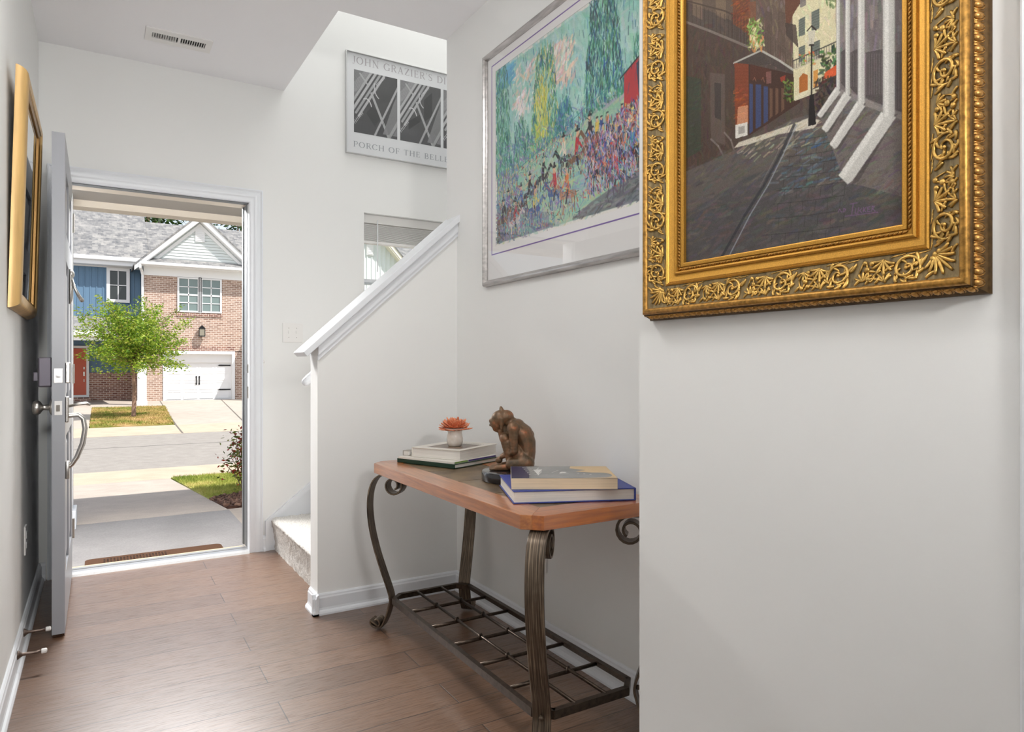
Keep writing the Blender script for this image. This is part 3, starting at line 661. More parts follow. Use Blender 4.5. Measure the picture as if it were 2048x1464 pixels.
def figure():
    m = MB(); A_ = math.radians(180-31.15); M = Matrix.Translation((BX-.004, BY, TZ+.0345)) @ Matrix.Rotation(A_, 4, 'Z')
    def cap_(p, q, r0, r1, n=7):
        p, q = Vector(p), Vector(q)
        for i in range(n+1):
            t = i/n; m.ball(M @ p.lerp(q, t), r0+(r1-r0)*t, 10)
    def ell(c, r, rx=0, ry=0): m.ball(M @ Vector(c), r, 14, (Matrix.Rotation(A_, 4, 'Z') @ Matrix.Rotation(ry, 4, 'Y') @ Matrix.Rotation(rx, 4, 'X')))
    # torso: pelvis, belly, rib cage, curved back
    spine_ = [(-.034, .036, .036, .050, .036), (-.041, .064, .033, .045, .034), (-.039, .096, .035, .045, .034), (-.026, .128, .038, .047, .034), (-.002, .152, .034, .043, .027)]
    for a_, b_ in zip(spine_, spine_[1:]):
        for k in range(5):
            q = [u_+(v_-u_)*k/5 for u_, v_ in zip(a_, b_)]; ell((q[0], 0, q[1]), (q[2], q[3], q[4]))
    ell((-.002, 0, .152), (.034, .043, .027), 0, .4)
    cap_((-.052, 0, .045), (-.046, 0, .122), .020, .023); cap_((-.046, 0, .122), (-.008, 0, .164), .023, .016)
    # neck and head with a knot on top
    cap_((.0, 0, .160), (.028, 0, .174), .021, .022); ell((.050, 0, .180), (.034, .029, .031), 0, .35); ell((.030, 0, .187), (.027, .027, .024)); ell((.064, 0, .165), (.024, .022, .028), 0, .5)
    cap_((.046, 0, .204), (.049, 0, .219), .011, .0055); cap_((.045, .004, .204), (.048, .002, .214), .010, .006)
    cap_((.080, 0, .166), (.087, 0, .157), .0065, .0042); cap_((.068, 0, .145), (.061, 0, .141), .011, .010); cap_((.078, 0, .174), (.082, 0, .172), .012, .010)
    for s_ in (1, -1):
        cap_((.046, .026*s_, .180), (.046, .025*s_, .148), .009, .006); cap_((.046, .024*s_, .148), (.044, .022*s_, .138), .006, .004)
        # shoulder, upper arm, forearm
        ell((.006, .046*s_, .150), (.022, .018, .023)); cap_((.006, .050*s_, .148), (.003, .050*s_, .072), .0185, .0135)
        cap_((.004, .047*s_, .070), (.046, .008*s_, .046), .0130, .0085); ell((.056, .004*s_, .034), (.013, .008, .012))
        # thigh up to the knee, shin down, foot forward
        cap_((-.030, .026*s_, .040), (.032, .022*s_, .108 if s_ > 0 else .112), .028, .019); ell((.036, .022*s_, .113), (.018, .017, .018))
        cap_((.034, .024*s_, .110), (.018, .029*s_, .030), .019, .0115); ell((.024, .025*s_, .076), (.017, .016, .026))
        cap_((.012, .026*s_, .014), (.058, .026*s_, .011), .0145, .0105); cap_((.058, .026*s_, .0095), (.084, .027*s_, .0065), .0095, .0062)
        for j in range(4): cap_((.074, (.018+.005*j)*s_, .007), (.088-.002*j, (.018+.005*j)*s_, .0055), .0042, .0034, 2)
        cap_((-.040, .036*s_, .028), (.012, .040*s_, .025), .029, .020)
    cap_((.036, .0, .112), (.046, 0, .134), .020, .015); cap_((.012, 0, .138), (.044, 0, .138), .026, .018)
    o = m.build('statue_figure', bronze(), st)
    md = o.modifiers.new('fuse', 'REMESH'); md.mode = 'VOXEL'; md.voxel_size = .0016; md.use_smooth_shade = True
    sm = o.modifiers.new('soften', 'SMOOTH'); sm.factor = .5; sm.iterations = 9
    return o
figure()

# ------------------------------------------------------------------ painted surfaces: brush work rasterised into a fine colour mesh
class Canvas:
    def __init__(s, w_, h, res, base):
        s.W, s.H, s.res = int(round(w_/res)), int(round(h/res)), res
        s.a = np.ones((s.H, s.W, 3), np.float32)*(np.array(base, np.float32)/255); s.to = lambda p: p
        s.rs = np.random.RandomState(5)
    def _box(s, x0, x1, y0, y1):
        x0, x1 = max(0, int(x0)), min(s.W, int(x1)+2); y0, y1 = max(0, int(y0)), min(s.H, int(y1)+2)
        if x1 <= x0 or y1 <= y0: return None
        Y, X = np.mgrid[y0:y1, x0:x1]; return (slice(y0, y1), slice(x0, x1)), X.astype(np.float32)+.5, Y.astype(np.float32)+.5
    def _put(s, sl, cov, c, a):
        c = np.array(c, np.float32)/255; k = (np.clip(cov, 0, 1)*a)[..., None]; s.a[sl] = s.a[sl]*(1-k)+c*k
    def line(s, p, q, w_, c, a=1, soft=1.0, raw=False):
        if not raw: p, q = s.to(p), s.to(q); 
        r = w_/2+soft; b = s._box(min(p[0], q[0])-r, max(p[0], q[0])+r, min(p[1], q[1])-r, max(p[1], q[1])+r)
        if b is None: return
        sl, X, Y = b; dx, dy = q[0]-p[0], q[1]-p[1]; L2 = dx*dx+dy*dy+1e-9
        t = np.clip(((X-p[0])*dx+(Y-p[1])*dy)/L2, 0, 1); d = np.hypot(X-p[0]-t*dx, Y-p[1]-t*dy)
        s._put(sl, (w_/2-d)/soft+.5, c, a)
    def path(s, pts, w_, c, a=1, soft=1.0):
        for p, q in zip(pts, pts[1:]): s.line(p, q, w_, c, a, soft)
    def poly(s, pts, c, a=1, jit=0, soft=0):
        P = np.array([s.to(p) for p in pts], np.float32); b = s._box(P[:, 0].min()-soft*2, P[:, 0].max()+soft*2, P[:, 1].min()-soft*2, P[:, 1].max()+soft*2)
        if b is None: return
        sl, X, Y = b; ins = np.zeros(X.shape, bool)
        for i in range(len(P)):
            x0, y0 = P[i]; x1, y1 = P[(i+1) % len(P)]
            if y0 == y1: continue
            ins ^= ((y0 > Y) != (y1 > Y)) & (X < (x1-x0)*(Y-y0)/(y1-y0)+x0)
        cov = ins.astype(np.float32)
        for _ in range(int(soft)):
            cov = (cov + np.roll(cov, 1, 0) + np.roll(cov, -1, 0) + np.roll(cov, 1, 1) + np.roll(cov, -1, 1))/5
        if jit: cov = cov*(1-jit*s.rs.rand(*cov.shape))
        s._put(sl, cov, c, a)
    def blob(s, p, r, c, a=1):
        p = s.to(p); b = s._box(p[0]-r*2, p[0]+r*2, p[1]-r*2, p[1]+r*2)
        if b is None: return
        sl, X, Y = b; d2 = ((X-p[0])**2+(Y-p[1])**2)/r**2; s._put(sl, np.exp(-d2*1.5), c, a)
    def dabs(s, pts, n, cols, ln, w_, ang, spread=.3, a=.7):
        """n loose brush dabs inside a polygon"""
        P = np.array([s.to(p) for p in pts], np.float32); x0, y0 = P.min(0); x1, y1 = P.max(0); k = 0; rs = s.rs
        while k < n:
            x, y = rs.uniform(x0, x1), rs.uniform(y0, y1); ins = False
            for i in range(len(P)):
                ax, ay = P[i]; bx, by = P[(i+1) % len(P)]
                if ay != by and (ay > y) != (by > y) and x < (bx-ax)*(y-ay)/(by-ay)+ax: ins = not ins
            k += 1
            if not ins: continue
            t = ang + rs.normal(0, spread); l = ln*rs.uniform(.5, 1.4)/2; c = np.array(cols[rs.randint(len(cols))])+rs.normal(0, 8, 3)
            s.line((x-l*math.cos(t), y-l*math.sin(t)), (x+l*math.cos(t), y+l*math.sin(t)), w_*rs.uniform(.6, 1.3), np.clip(c, 0, 255), a*rs.uniform(.6, 1), 1.0, True)
    def grain(s, amt):
        s.a = np.clip(s.a*(1+s.rs.normal(0, amt, (s.H, s.W, 1))), 0, 1)
    def mesh(s, name, P, mat, parent):
        """P maps numpy arrays (x right, y down, metres from the top left) to XYZ arrays"""
        ny, nx = s.H, s.W; yy, xx = np.mgrid[0:ny, 0:nx]
        X, Y, Z = P(xx*s.res*nx/(nx-1), yy*s.res*ny/(ny-1)); V = np.stack([np.broadcast_to(q, xx.shape) for q in (X, Y, Z)], -1).reshape(-1, 3).astype(np.float32)
        i = (np.arange(ny-1)[:, None]*nx+np.arange(nx-1)[None]).ravel(); F = np.stack([i, i+nx, i+nx+1, i+1], 1).astype(np.int32)
        me = bpy.data.meshes.new(name); me.vertices.add(len(V)); me.vertices.foreach_set('co', V.ravel())
        me.loops.add(F.size); me.loops.foreach_set('vertex_index', F.ravel()); me.polygons.add(len(F)); me.polygons.foreach_set('loop_start', np.arange(0, F.size, 4, dtype=np.int32))
        me.update(calc_edges=True)
        at = me.color_attributes.new('paint', 'FLOAT_COLOR', 'POINT'); c = np.ones((len(V), 4), np.float32); c[:, :3] = s2l(np.clip(s.a, 0, 1)).reshape(-1, 3); at.data.foreach_set('color', c.ravel())
        me.materials.append(mat); o = bpy.data.objects.new(name, me); COL.objects.link(o)
        o.parent = parent; o.matrix_parent_inverse = parent.matrix_basis.inverted(); return o

def frame_sweep(m, a0, a1, b0, b1, prof, P):
    V = []
    for sa, sb, a, b_ in ((-1, -1, a0, b0), (1, -1, a1, b0), (1, 1, a1, b1), (-1, 1, a0, b1)):
        V.append(m.verts([P(a+sa*d, b_+sb*d, h) for d, h in prof]))
    n_ = len(prof)
    for k in range(4):
        A_, B_ = V[k], V[(k+1) % 4]
        for i in range(n_): m.face([A_[i], A_[(i+1) % n_], B_[(i+1) % n_], B_[i]])

# ---------------- large gilded painting on the near wall
GX = XN-.001; GY0, GY1, GZ0, GZ1 = .655, 1.162, 1.331, 2.09
gp = thing('gilded_painting', 'old town alley painting in a wide carved gilt frame on the near wall', 'painting', (GX, (GY0+GY1)/2, GZ0-.12))
cv = Canvas(GY1-GY0+.01, GZ1-GZ0+.01, .001, (78, 68, 62))
def g2(p):
    y, z = on_x(p[0], p[1], GX-.015); return ((GY1+.005-y)/cv.res, (GZ1+.005-z)/cv.res)
cv.to = g2
FULL = [(1330, -180), (1850, -300), (1850, 480), (1330, 560)]
cv.dabs(FULL, 1500, [(84, 72, 64), (70, 60, 55), (92, 78, 70)], 26, 7, 1.4, .5, .4)
# left facade with shutters and upper gallery
cv.poly([(1367, 40), (1500, 95), (1480, 260), (1470, 320), (1367, 420)], (74, 60, 52), .8, .1)
cv.dabs([(1367, 40), (1500, 95), (1480, 260), (1367, 400)], 700, [(78, 62, 54), (66, 54, 48), (88, 70, 60)], 18, 5, 1.55, .4, .4)
cv.poly([(1367, 150), (1402, 158), (1402, 300), (1367, 320)], (56, 66, 54), .7, .2); cv.dabs([(1367, 150), (1402, 158), (1402, 300), (1367, 320)], 120, [(52, 70, 54), (70, 74, 64)], 12, 3, 0, .2, .4)
cv.poly([(1420, 145), (1450, 148), (1450, 290), (1422, 280)], (104, 94, 88), .55, .2, 2); cv.poly([(1429, 165), (1442, 167), (1442, 240), (1430, 235)], (58, 52, 50), .7)
cv.path([(1422, 278), (1437, 292), (1447, 312)], 4, (130, 122, 118), .6); cv.path([(1449, 265), (1462, 280), (1468, 300)], 4, (136, 126, 120), .6)
cv.poly([(1367, -70), (1475, -70), (1470, 45), (1440, 30), (1367, 2)], (96, 82, 70), .8)
for x in (1385, 1432): cv.poly([(x, -60), (x+20, -60), (x+20, 40), (x, 30)], (128, 108, 86), .6, .2, 1)
for k in range(17): cv.line((1369+8*k, 3+2.6*k), (1369+8*k, 40+3.2*k), 1.6, (66, 54, 46), .7)
cv.path([(1367, 0), (1450, 22), (1497, 45)], 3, (70, 58, 50), .8); cv.path([(1367, 42), (1420, 62), (1497, 94)], 5, (122, 112, 104), .8)
cv.poly([(1464, -120), (1500, -120), (1500, 70), (1466, 48)], (112, 64, 42), .85, .2); cv.dabs([(1464, -70), (1500, -70), (1500, 70), (1466, 48)], 160, [(146, 78, 44), (96, 56, 40)], 9, 3, 0, .2, .6)
for k in range(6): cv.line((1464+6*k, 25+2.5*k), (1464+6*k, 75+3*k), 1.5, (64, 46, 36), .7)
# plastered upper walls and the second gallery with its plant
cv.poly([(1500, -80), (1585, -80), (1590, 150), (1520, 100), (1500, 100)], (100, 84, 74), .8); cv.dabs([(1500, -80), (1585, -80), (1590, 150), (1500, 100)], 260, [(118, 100, 88), (86, 70, 62), (130, 112, 100)], 18, 5, 1.5, .3, .5)
cv.poly([(1497, 5), (1512, 2), (1512, 70), (1497, 74)], (124, 76, 52), .7, .2)
for x in (1530, 1556): cv.poly([(x, 20), (x+14, 26), (x+14, 110), (x, 100)], (84, 70, 62), .7)
for k in range(13): cv.line((1526+5*k, 55+4.6*k), (1526+5*k, 104+3.6*k), 1.5, (78, 66, 58), .8)
cv.path([(1524, 56), (1590, 118)], 2.5, (90, 78, 68), .9)
cv.poly([(1468, 126), (1520, 100), (1594, 144), (1594, 154), (1540, 128), (1472, 136)], (70, 62, 58), .8)
cv.path([(1468, 126), (1522, 101), (1560, 122), (1594, 145)], 4, (170, 168, 158), .9)
cv.dabs([(1495, 40), (1524, 38), (1528, 92), (1498, 100)], 170, [(120, 150, 76), (150, 176, 100), (88, 112, 58), (200, 196, 150)], 7, 3.5, 1.0, .9, .9); cv.dabs([(1498, 75), (1526, 72), (1524, 100), (1500, 104)], 50, [(214, 204, 170), (196, 130, 70)], 8, 3, 1.5, .4, .8)
# brick pier, blue doors, dark arcade
cv.poly([(1469, 126), (1497, 128), (1497, 247), (1471, 252)], (122, 62, 40), .95, .15)
cv.dabs([(1469, 170), (1497, 170), (1497, 247), (1471, 252)], 90, [(164, 84, 48), (140, 70, 42)], 8, 3, 0, .15, .6)
for k in range(17): cv.line((1469, 130+7.2*k), (1497, 129+7.2*k), 1.3, (106, 56, 36), .55)
cv.poly([(1476, 214), (1496, 210), (1496, 247), (1474, 250)], (218, 166, 130), .7, .3)
cv.poly([(1471, 250), (1495, 244), (1495, 270), (1471, 277)], (206, 202, 194), .95); cv.poly([(1477, 254), (1490, 251), (1490, 265), (1477, 269)], (140, 134, 128), .8)
cv.poly([(1497, 128), (1594, 150), (1600, 205), (1540, 245), (1497, 272)], (66, 46, 38), .95); cv.poly([(1500, 128), (1540, 138), (1540, 158), (1500, 160)], (88, 50, 38), .6, .3, 2)
for x, w_, t, b_ in ((1499, 7, 167, 268), (1511, 11, 168, 258), (1527, 9, 172, 248)): cv.poly([(x, t), (x+w_, t+1), (x+w_, b_-6), (x, b_)], (60, 72, 110), .95, .2, 1)
for x in (1539, 1551, 1563): cv.poly([(x, 176), (x+6, 177), (x+6, 232-.6*(x-1539)), (x, 238-.6*(x-1539))], (106, 80, 64), .8)
cv.path([(1506, 160), (1509, 155), (1512, 162)], 1.5, (150, 100, 80), .7); cv.path([(1523, 160), (1526, 155), (1529, 164)], 1.5, (150, 100, 80), .7)
cv.poly([(1532, 144), (1543, 142), (1543, 166), (1533, 168)], (140, 98, 94), .6); cv.poly([(1560, 155), (1571, 150), (1570, 160), (1562, 164)], (160, 62, 44), .7)
cv.dabs([(1568, 160), (1590, 160), (1592, 200), (1570, 204)], 60, [(80, 104, 52), (120, 136, 60), (50, 60, 40)], 7, 3, 1.2, .6, .9)
# pale building at the end of the alley
cv.poly([(1585, 30), (1600, 8), (1690, -50), (1690, 130), (1600, 196), (1588, 200)], (208, 200, 164), .95, .05)
cv.dabs([(1585, 30), (1690, -60), (1690, 130), (1590, 196)], 160, [(220, 212, 180), (190, 182, 148)], 12, 4, 1.4, .4, .5)
cv.poly([(1568, -60), (1600, -60), (1600, 5), (1586, 30), (1572, 70)], (96, 62, 46), .9); cv.poly([(1570, 45), (1592, 50), (1597, 96), (1572, 70)], (70, 60, 54), .85)
for x0, x1, t0, b0 in ((1597, 1610, 40, 74), (1623, 1639, 24, 62), (1597, 1610, 96, 130), (1624, 1640, 86, 122)):
    cv.poly([(x0, t0), (x1, t0-7), (x1, b0-5), (x0, b0)], (98, 104, 98), .95)
    for k in range(7): cv.line((x0, t0+2+(b0-t0)*k/7), (x1, t0-5+(b0-t0)*k/7), .9, (66, 70, 66), .6)
cv.poly([(1600, -10), (1612, -14), (1612, 10), (1600, 16)], (120, 112, 108), .9); cv.poly([(1640, -70), (1690, -90), (1690, 10), (1650, 0)], (70, 96, 58), .8, .5); cv.dabs([(1620, -60), (1690, -80), (1690, 18), (1640, 10)], 120, [(66, 92, 52), (96, 120, 70)], 10, 4, .8, .7, .7)
cv.poly([(1586, 130), (1680, 92), (1680, 100), (1590, 140)], (180, 170, 150), .8); cv.path([(1586, 122), (1680, 80)], 2.5, (64, 62, 60), .9)
for k in range(18): cv.line((1588+5*k, 122-2.2*k), (1588+5*k, 137-2.1*k), 1.2, (70, 66, 64), .8)
cv.poly([(1598, 156), (1606, 146), (1615, 150), (1615, 180), (1598, 187)], (158, 92, 42), .95); cv.poly([(1626, 142), (1636, 138), (1636, 172), (1626, 176)], (190, 130, 60), .9)
cv.dabs([(1600, 108), (1628, 100), (1628, 128), (1600, 132)], 26, [(204, 120, 70), (120, 150, 80)], 6, 3, 0, .8, .9)
cv.poly([(1589, 192), (1638, 174), (1638, 184), (1589, 202)], (204, 198, 170), .9)
cv.dabs([(1640, 100), (1682, 95), (1682, 150), (1640, 150)], 90, [(56, 78, 46), (76, 96, 60), (40, 52, 38)], 9, 4, .9, .7, .9)
cv.poly([(1645, 160), (1650, 145), (1672, 130), (1673, 150)], (196, 84, 48), .95); cv.dabs([(1632, 160), (1676, 150), (1676, 215), (1632, 225)], 120, [(58, 50, 46), (80, 62, 52), (42, 40, 40)], 8, 4, 1.2, .7, .9)
# pavement
cv.poly([(1367, 345), (1470, 300), (1585, 238), (1690, 210), (1830, 380), (1830, 500), (1367, 560)], (92, 86, 82), .95)
cv.poly([(1367, 430), (1500, 350), (1690, 300), (1830, 380), (1830, 500), (1367, 560)], (70, 69, 72), .6, 0, 6)
cv.dabs([(1367, 340), (1585, 235), (1700, 215), (1830, 380), (1830, 500), (1367, 560)], 1300, [(80, 76, 76), (96, 90, 86), (106, 98, 90), (84, 88, 92), (70, 68, 70), (96, 84, 78)], 22, 6, -.18, .25, .35)
cv.dabs([(1540, 350), (1600, 250), (1700, 250), (1720, 360), (1560, 390)], 170, [(96, 124, 132), (84, 104, 112), (126, 124, 112), (74, 96, 128)], 15, 4, -.2, .3, .55)
for r in range(9):
    y = 275+14*r+r*r*1.2; cv.path([(1588-7*r, y+6), (1640-3*r, y-2), (1700-2*r, y-12)], 1.4, (52, 48, 48), .55)
    for k in range(6): x = 1592-6*r+k*(19+r)+8*(r % 2); cv.line((x, y+4-k*2), (x-2, y+18+r-k*2), 1.3, (52, 48, 48), .5)
cv.poly([(1468, 296), (1478, 284), (1540, 264), (1586, 248), (1616, 236), (1640, 240), (1628, 256), (1560, 268), (1500, 288)], (226, 218, 198), .85, .25, 1)
cv.dabs([(1470, 296), (1560, 250), (1650, 240), (1620, 290), (1500, 320)], 120, [(190, 178, 150), (150, 140, 120)], 14, 3, -.3, .2, .5)
cv.path([(1588, 250), (1560, 310), (1528, 370), (1490, 430), (1440, 520)], 7, (56, 56, 60), .8); cv.path([(1593, 250), (1566, 310), (1536, 370), (1500, 430), (1456, 516)], 3, (138, 142, 148), .8); cv.path([(1580, 252), (1552, 312), (1520, 372)], 2, (120, 116, 112), .6)
# white posts and buttresses on the right
cv.poly([(1672, -110), (1840, -150), (1840, 390), (1690, 365), (1640, 230), (1672, 180)], (112, 104, 104), .95, .06); cv.dabs([(1672, -110), (1830, -140), (1830, 230), (1672, 180)], 420, [(120, 112, 112), (96, 90, 92), (134, 126, 124)], 30, 5, 1.57, .08, .5)
for a, c in ((1681, 1690), (1700, 1715), (1731, 1766), (1790, 1830)):
    cv.poly([(a, 105), (c, 98), (c, 176+.6*(c-1690)), (a, 170+.6*(a-1690))], (72, 66, 66), .8, .1)
    for k in range(int((c-a)/5)): cv.line((a+2+5*k, 108), (a+2+5*k, 168+.5*(a-1690)), 1.3, (120, 112, 110), .5)
cv.poly([(1675, 180), (1790, 225), (1830, 240), (1830, 400), (1690, 362), (1640, 235)], (106, 98, 94), .9); cv.dabs([(1675, 190), (1830, 240), (1830, 400), (1690, 362), (1640, 235)], 380, [(112, 104, 100), (94, 88, 86), (82, 78, 80)], 20, 5, -.3, .4, .5)
cv.poly([(1670, 175), (1700, 185), (1830, 235), (1830, 250), (1700, 200), (1670, 188)], (150, 144, 140), .6, .2, 1)
for p, q, w_, t in (((1676, 178), (1639, 232), 8, 1676), ((1695, 188), (1650, 260), 11, 1695), ((1722, 206), (1667, 292), 13, 1722), ((1777, 228), (1692, 358), 24, 1777)):
    h_ = w_*.62; cv.poly([(p[0]+h_*1.2, p[1]), (q[0]+h_*1.7, q[1]+4), (q[0]+h_*.6, q[1]+h_*.9), (p[0], p[1])], (62, 58, 58), .55, .1, 1)
    cv.poly([(p[0]-h_, p[1]-4), (p[0]+h_, p[1]+6), (q[0]+h_*.9, q[1]+2), (q[0]+h_*.2, q[1]+h_*.7), (q[0]-h_, q[1]-h_*.5)], (190, 188, 182), .96, .03, 1); cv.poly([(p[0]-h_, p[1]-4), (p[0]-h_*.3, p[1]), (q[0]-h_*.4, q[1]), (q[0]-h_, q[1]-h_*.5)], (214, 212, 206), .7, .1, 1)
for x, w_, b_ in ((1676, 7, 178), (1695, 9, 188), (1722, 13, 206), (1777, 21, 230)): cv.line((x, -150), (x, b_), w_, (182, 180, 174), .95, 2); cv.line((x-w_*.2, -150), (x-w_*.2, b_), w_*.35, (206, 204, 198), .8, 2)
# lamp post
cv.line((1623, 78), (1623, 195), 3.2, (44, 38, 36), 1); cv.poly([(1619, 190), (1627, 188), (1632, 248), (1616, 253)], (38, 34, 34), 1); cv.poly([(1615, 62), (1631, 60), (1627, 90), (1619, 90)], (190, 184, 168), .9); cv.path([(1614, 62), (1623, 52), (1632, 60)], 2.5, (54, 44, 40), 1); cv.line((1619, 90), (1627, 90), 3, (50, 44, 40), 1)
# signature
for pts in ([(1676, 424), (1679, 418), (1683, 424)], [(1686, 424), (1687, 417), (1691, 418), (1689, 423)], [(1700, 408), (1714, 405)], [(1706, 408), (1703, 428)], [(1711, 416), (1710, 426), (1715, 426), (1717, 415)], [(1723, 416), (1719, 421), (1723, 425)], [(1727, 414), (1726, 424)], [(1732, 414), (1727, 420), (1732, 424)], [(1740, 413), (1735, 414), (1735, 423), (1740, 422)], [(1735, 418), (1739, 418)], [(1743, 422), (1744, 412), (1748, 413), (1745, 417), (1750, 422)], [(1690, 432), (1755, 424)]):
    cv.path(pts, 1.6, (116, 88, 122), .8)
cv.grain(.05)
CW, CHh = GY1-GY0+.01, GZ1-GZ0+.01
cv.mesh('canvas', lambda x, y: (np.full_like(x, GX-.015), GY1+.005-x*CW/(cv.W*cv.res), GZ1+.005-y*CHh/(cv.H*cv.res)), M_oil, gp)
# carved frame: profile is (distance outward from the sight edge, height off the wall)
GP = lambda a, b_, h: Vector((GX-h, a, b_))
def gframe(prof, mat, name): m = MB(); frame_sweep(m, GY0, GY1, GZ0, GZ1, prof, GP); return m.build(name, mat, gp, angle=40)
gframe([(0, .013), (0, .0225), (.003, .0245), (.009, .0245), (.010, .021), (.018, .021), (.019, .027), (.0225, .029), (.026, .027), (.0265, .023), (.029, .023), (.041, .029), (.042, .0285), (.0435, .031), (.045, .0305), (.0465, .033), (.0495, .031), (.0495, .0)], M_gold, 'inner_moulding')
gframe([(.0490, .0), (.0490, .0285), (.056, .030), (.072, .033), (.090, .038), (.1025, .043), (.1025, .0)], M_gold_bed, 'carved_bed')
gframe([(.1015, .0), (.1015, .045), (.1035, .0485), (.107, .0505), (.111, .0500), (.1145, .0465), (.1155, .043), (.1155, .0)], M_gold_d, 'outer_lip')
gframe([(.115, .0), (.115, .041), (.1175, .0395), (.1245, .014), (.1265, .012), (.1285, .008), (.1285, .0003), (.115, .0003)], plain('dark_gilt_edge', (.085, .045, .012, 1), .5, .6, 120, .3), 'back_edge')
def bed_h(d): return float(np.interp(d, [.049, .056, .072, .090, .1025], [.0285, .030, .033, .038, .043]))
def corner_leaves():
    m = MB()
    for ca, sa in ((GY0, -1), (GY1, 1)):
        for cb_, sb_ in ((GZ0, -1), (GZ1, 1)):
            q = lambda u_, v_: GP(ca+sa*u_, cb_+sb_*v_, bed_h(min(max(u_, v_), .1))+.0016)
            for k in range(9):
                a = math.radians(-8+k*13.2); L0 = .040-.004*abs(k-4)
                pts = []
                for i in range(7):
                    t = i/6; r = .004+L0*t; aa = a+.35*(k-4)/4*t
                    pts.append(q(.058+r*math.cos(aa), .058+r*math.sin(aa)))
                pts = [p for p in pts]
                m.tube(pts, [.0012+.0022*math.sin(math.pi*min(.15+.7*i/6, 1)) for i in range(7)], 6)
            for u_, v_ in ((.060, .060), (.067, .056), (.056, .067)): m.ball(q(u_, v_), (.004, .0052, .0052), 8)
    m.build('corner_leaves', M_gold_leaf, gp, smooth=True)
corner_leaves()
sides = [('a', GY0, GY1, GZ0, -1), ('a', GY0, GY1, GZ1, 1), ('b', GZ0, GZ1, GY0, -1), ('b', GZ0, GZ1, GY1, 1)]
def side_point(sd):
    ax, s0, s1, e, sg = sd
    return (lambda s_, d, h: Vector((GX-h, s_, e+sg*d))) if ax == 'a' else (lambda s_, d, h: Vector((GX-h, e+sg*d, s_)))
def tear(m, f, s0, d0, ang, ln, r0, r1, lift=.0012, curve=0, n_=7):
    pts = []; rad = []; a = ang; x, y = s0, d0
    for k in range(n_):
        t = k/(n_-1); yy = min(max(y, .051), .1005); pts.append(f(x, yy, bed_h(yy)+lift)); rad.append(r0+(r1-r0)*math.sin(math.pi*min(t*.62+.12, 1))**1.0 if r1 > r0 else r0+(r1-r0)*t)
        x += math.cos(a)*ln/(n_-1); y += math.sin(a)*ln/(n_-1); a += curve/(n_-1)
    m.tube(pts, rad, 6)
def carve(m, f, s0, s1):
    """repeating motif: open scroll, leaf fan, bellflower and berries"""
    L_ = s1-s0; n_ = max(2, round(L_/.118)); u = L_/n_; rr = random.Random(11)
    for i in range(n_):
        c = s0+u*(i+.5); fl_ = 1 if i % 2 == 0 else -1
        # scroll
        cx, cy = c-u*.20, .0765
        pts, rad = [], []
        for k in range(26):
            t = k/25; a = 2.6+t*9.2; r = .0205*(1-t)**.75+.0025; yy = min(max(cy+r*math.sin(a), .0515), .1005)
            pts.append(f(cx+r*math.cos(a)*fl_*1.05, yy, bed_h(yy)+.0016+.002*t)); rad.append(.0014+.0017*math.sin(math.pi*(.15+.8*t)))
        m.tube(pts, rad, 6); m.ball(f(cx, cy, bed_h(cy)+.0035), .0036, 7)
        for k in range(6):
            a = .6+k*.62; tear(m, f, cx+.0215*math.cos(a)*fl_, cy+.0195*math.sin(a), a+1.1*1 if fl_ > 0 else math.pi-(a+1.1), .015, .0011, .0030, .0016, .5*fl_)
        # leaf fan between scrolls
        fx, fy = c+u*.13, .058
        for k in range(6):
            a = .35+k*.42; ln = .030-.0035*abs(k-2.5); tear(m, f, fx, fy, a, ln, .0010, .0031, .0016, (k-2.5)*.28)
        for k in range(3): tear(m, f, fx-.004, .096, -.5-k*.5, .020, .0009, .0024, .0014, .5)
        # S stem and berries
        pts, rad = [], []
        for k in range(14):
            t = k/13; yy = .076+.019*math.sin(t*2*math.pi)*fl_; pts.append(f(c+u*(.22+.26*t), yy, bed_h(yy)+.0012)); rad.append(.0012+.0008*math.sin(math.pi*t))
        m.tube(pts, rad, 6)
        for dx, dy, r in ((.30, .062, .0048), (.36, .0725, .0054), (.405, .060, .0045), (.33, .090, .0042)):
            yy = .153-dy if fl_ < 0 else dy
            m.ball(f(c+u*dx, yy, bed_h(yy)+.0022), (r*.8, r, r), 8)
        for k in range(5): tear(m, f, c+u*.40, .092 if fl_ > 0 else .062, (.2+k*.55) if fl_ < 0 else -(.2+k*.55), .017, .0009, .0026, .0014, -.4*fl_)
        for k in range(9): tear(m, f, c+u*(.01+.055*k)-u*.5, .0512+.0008*(k % 3), .25, .011, .0005, .0012, .0004)
        for k in range(7): tear(m, f, c+u*(-.48+.14*k), .0985, math.pi+1.0+.25*math.sin(k*2.1), .016, .0010, .0028, .0014, .7*(1 if k % 2 else -1))
        for k in range(6): tear(m, f, c+u*(-.02+.045*k), .070+.012*math.sin(k*1.7), .9*math.sin(k*2.3)+.3, .018, .0010, .0027, .0012, .6)
        for k in range(5): tear(m, f, cx+.010*math.cos(1.2*k), cy+.008*math.sin(1.2*k), 1.2*k+.6, .013, .0009, .0024, .0018, .8)
        for k in range(4): tear(m, f, c-u*.46+.006*k, .058+.004*k, 1.2-.2*k, .018, .0010, .0028, .0013, -.5)
for sd in sides:
    f = side_point(sd); m = MB(); carve(m, f, sd[1]-.052, sd[2]+.052); m.build('carved_scrollwork', M_gold_leaf, gp, smooth=True)
m = MB()
for sd in sides:
    f = side_point(sd); s_ = sd[1]-.010; k = 0
    while s_ < sd[2]+.010:
        m.tube([f(s_, .0115, .0212), f(s_+.005, .0140, .0236), f(s_+.011, .0165, .0212)], [.0012, .0024, .0010], 6); s_ += .0078
m.build('rope_bead', M_gold_d, gp, smooth=True)
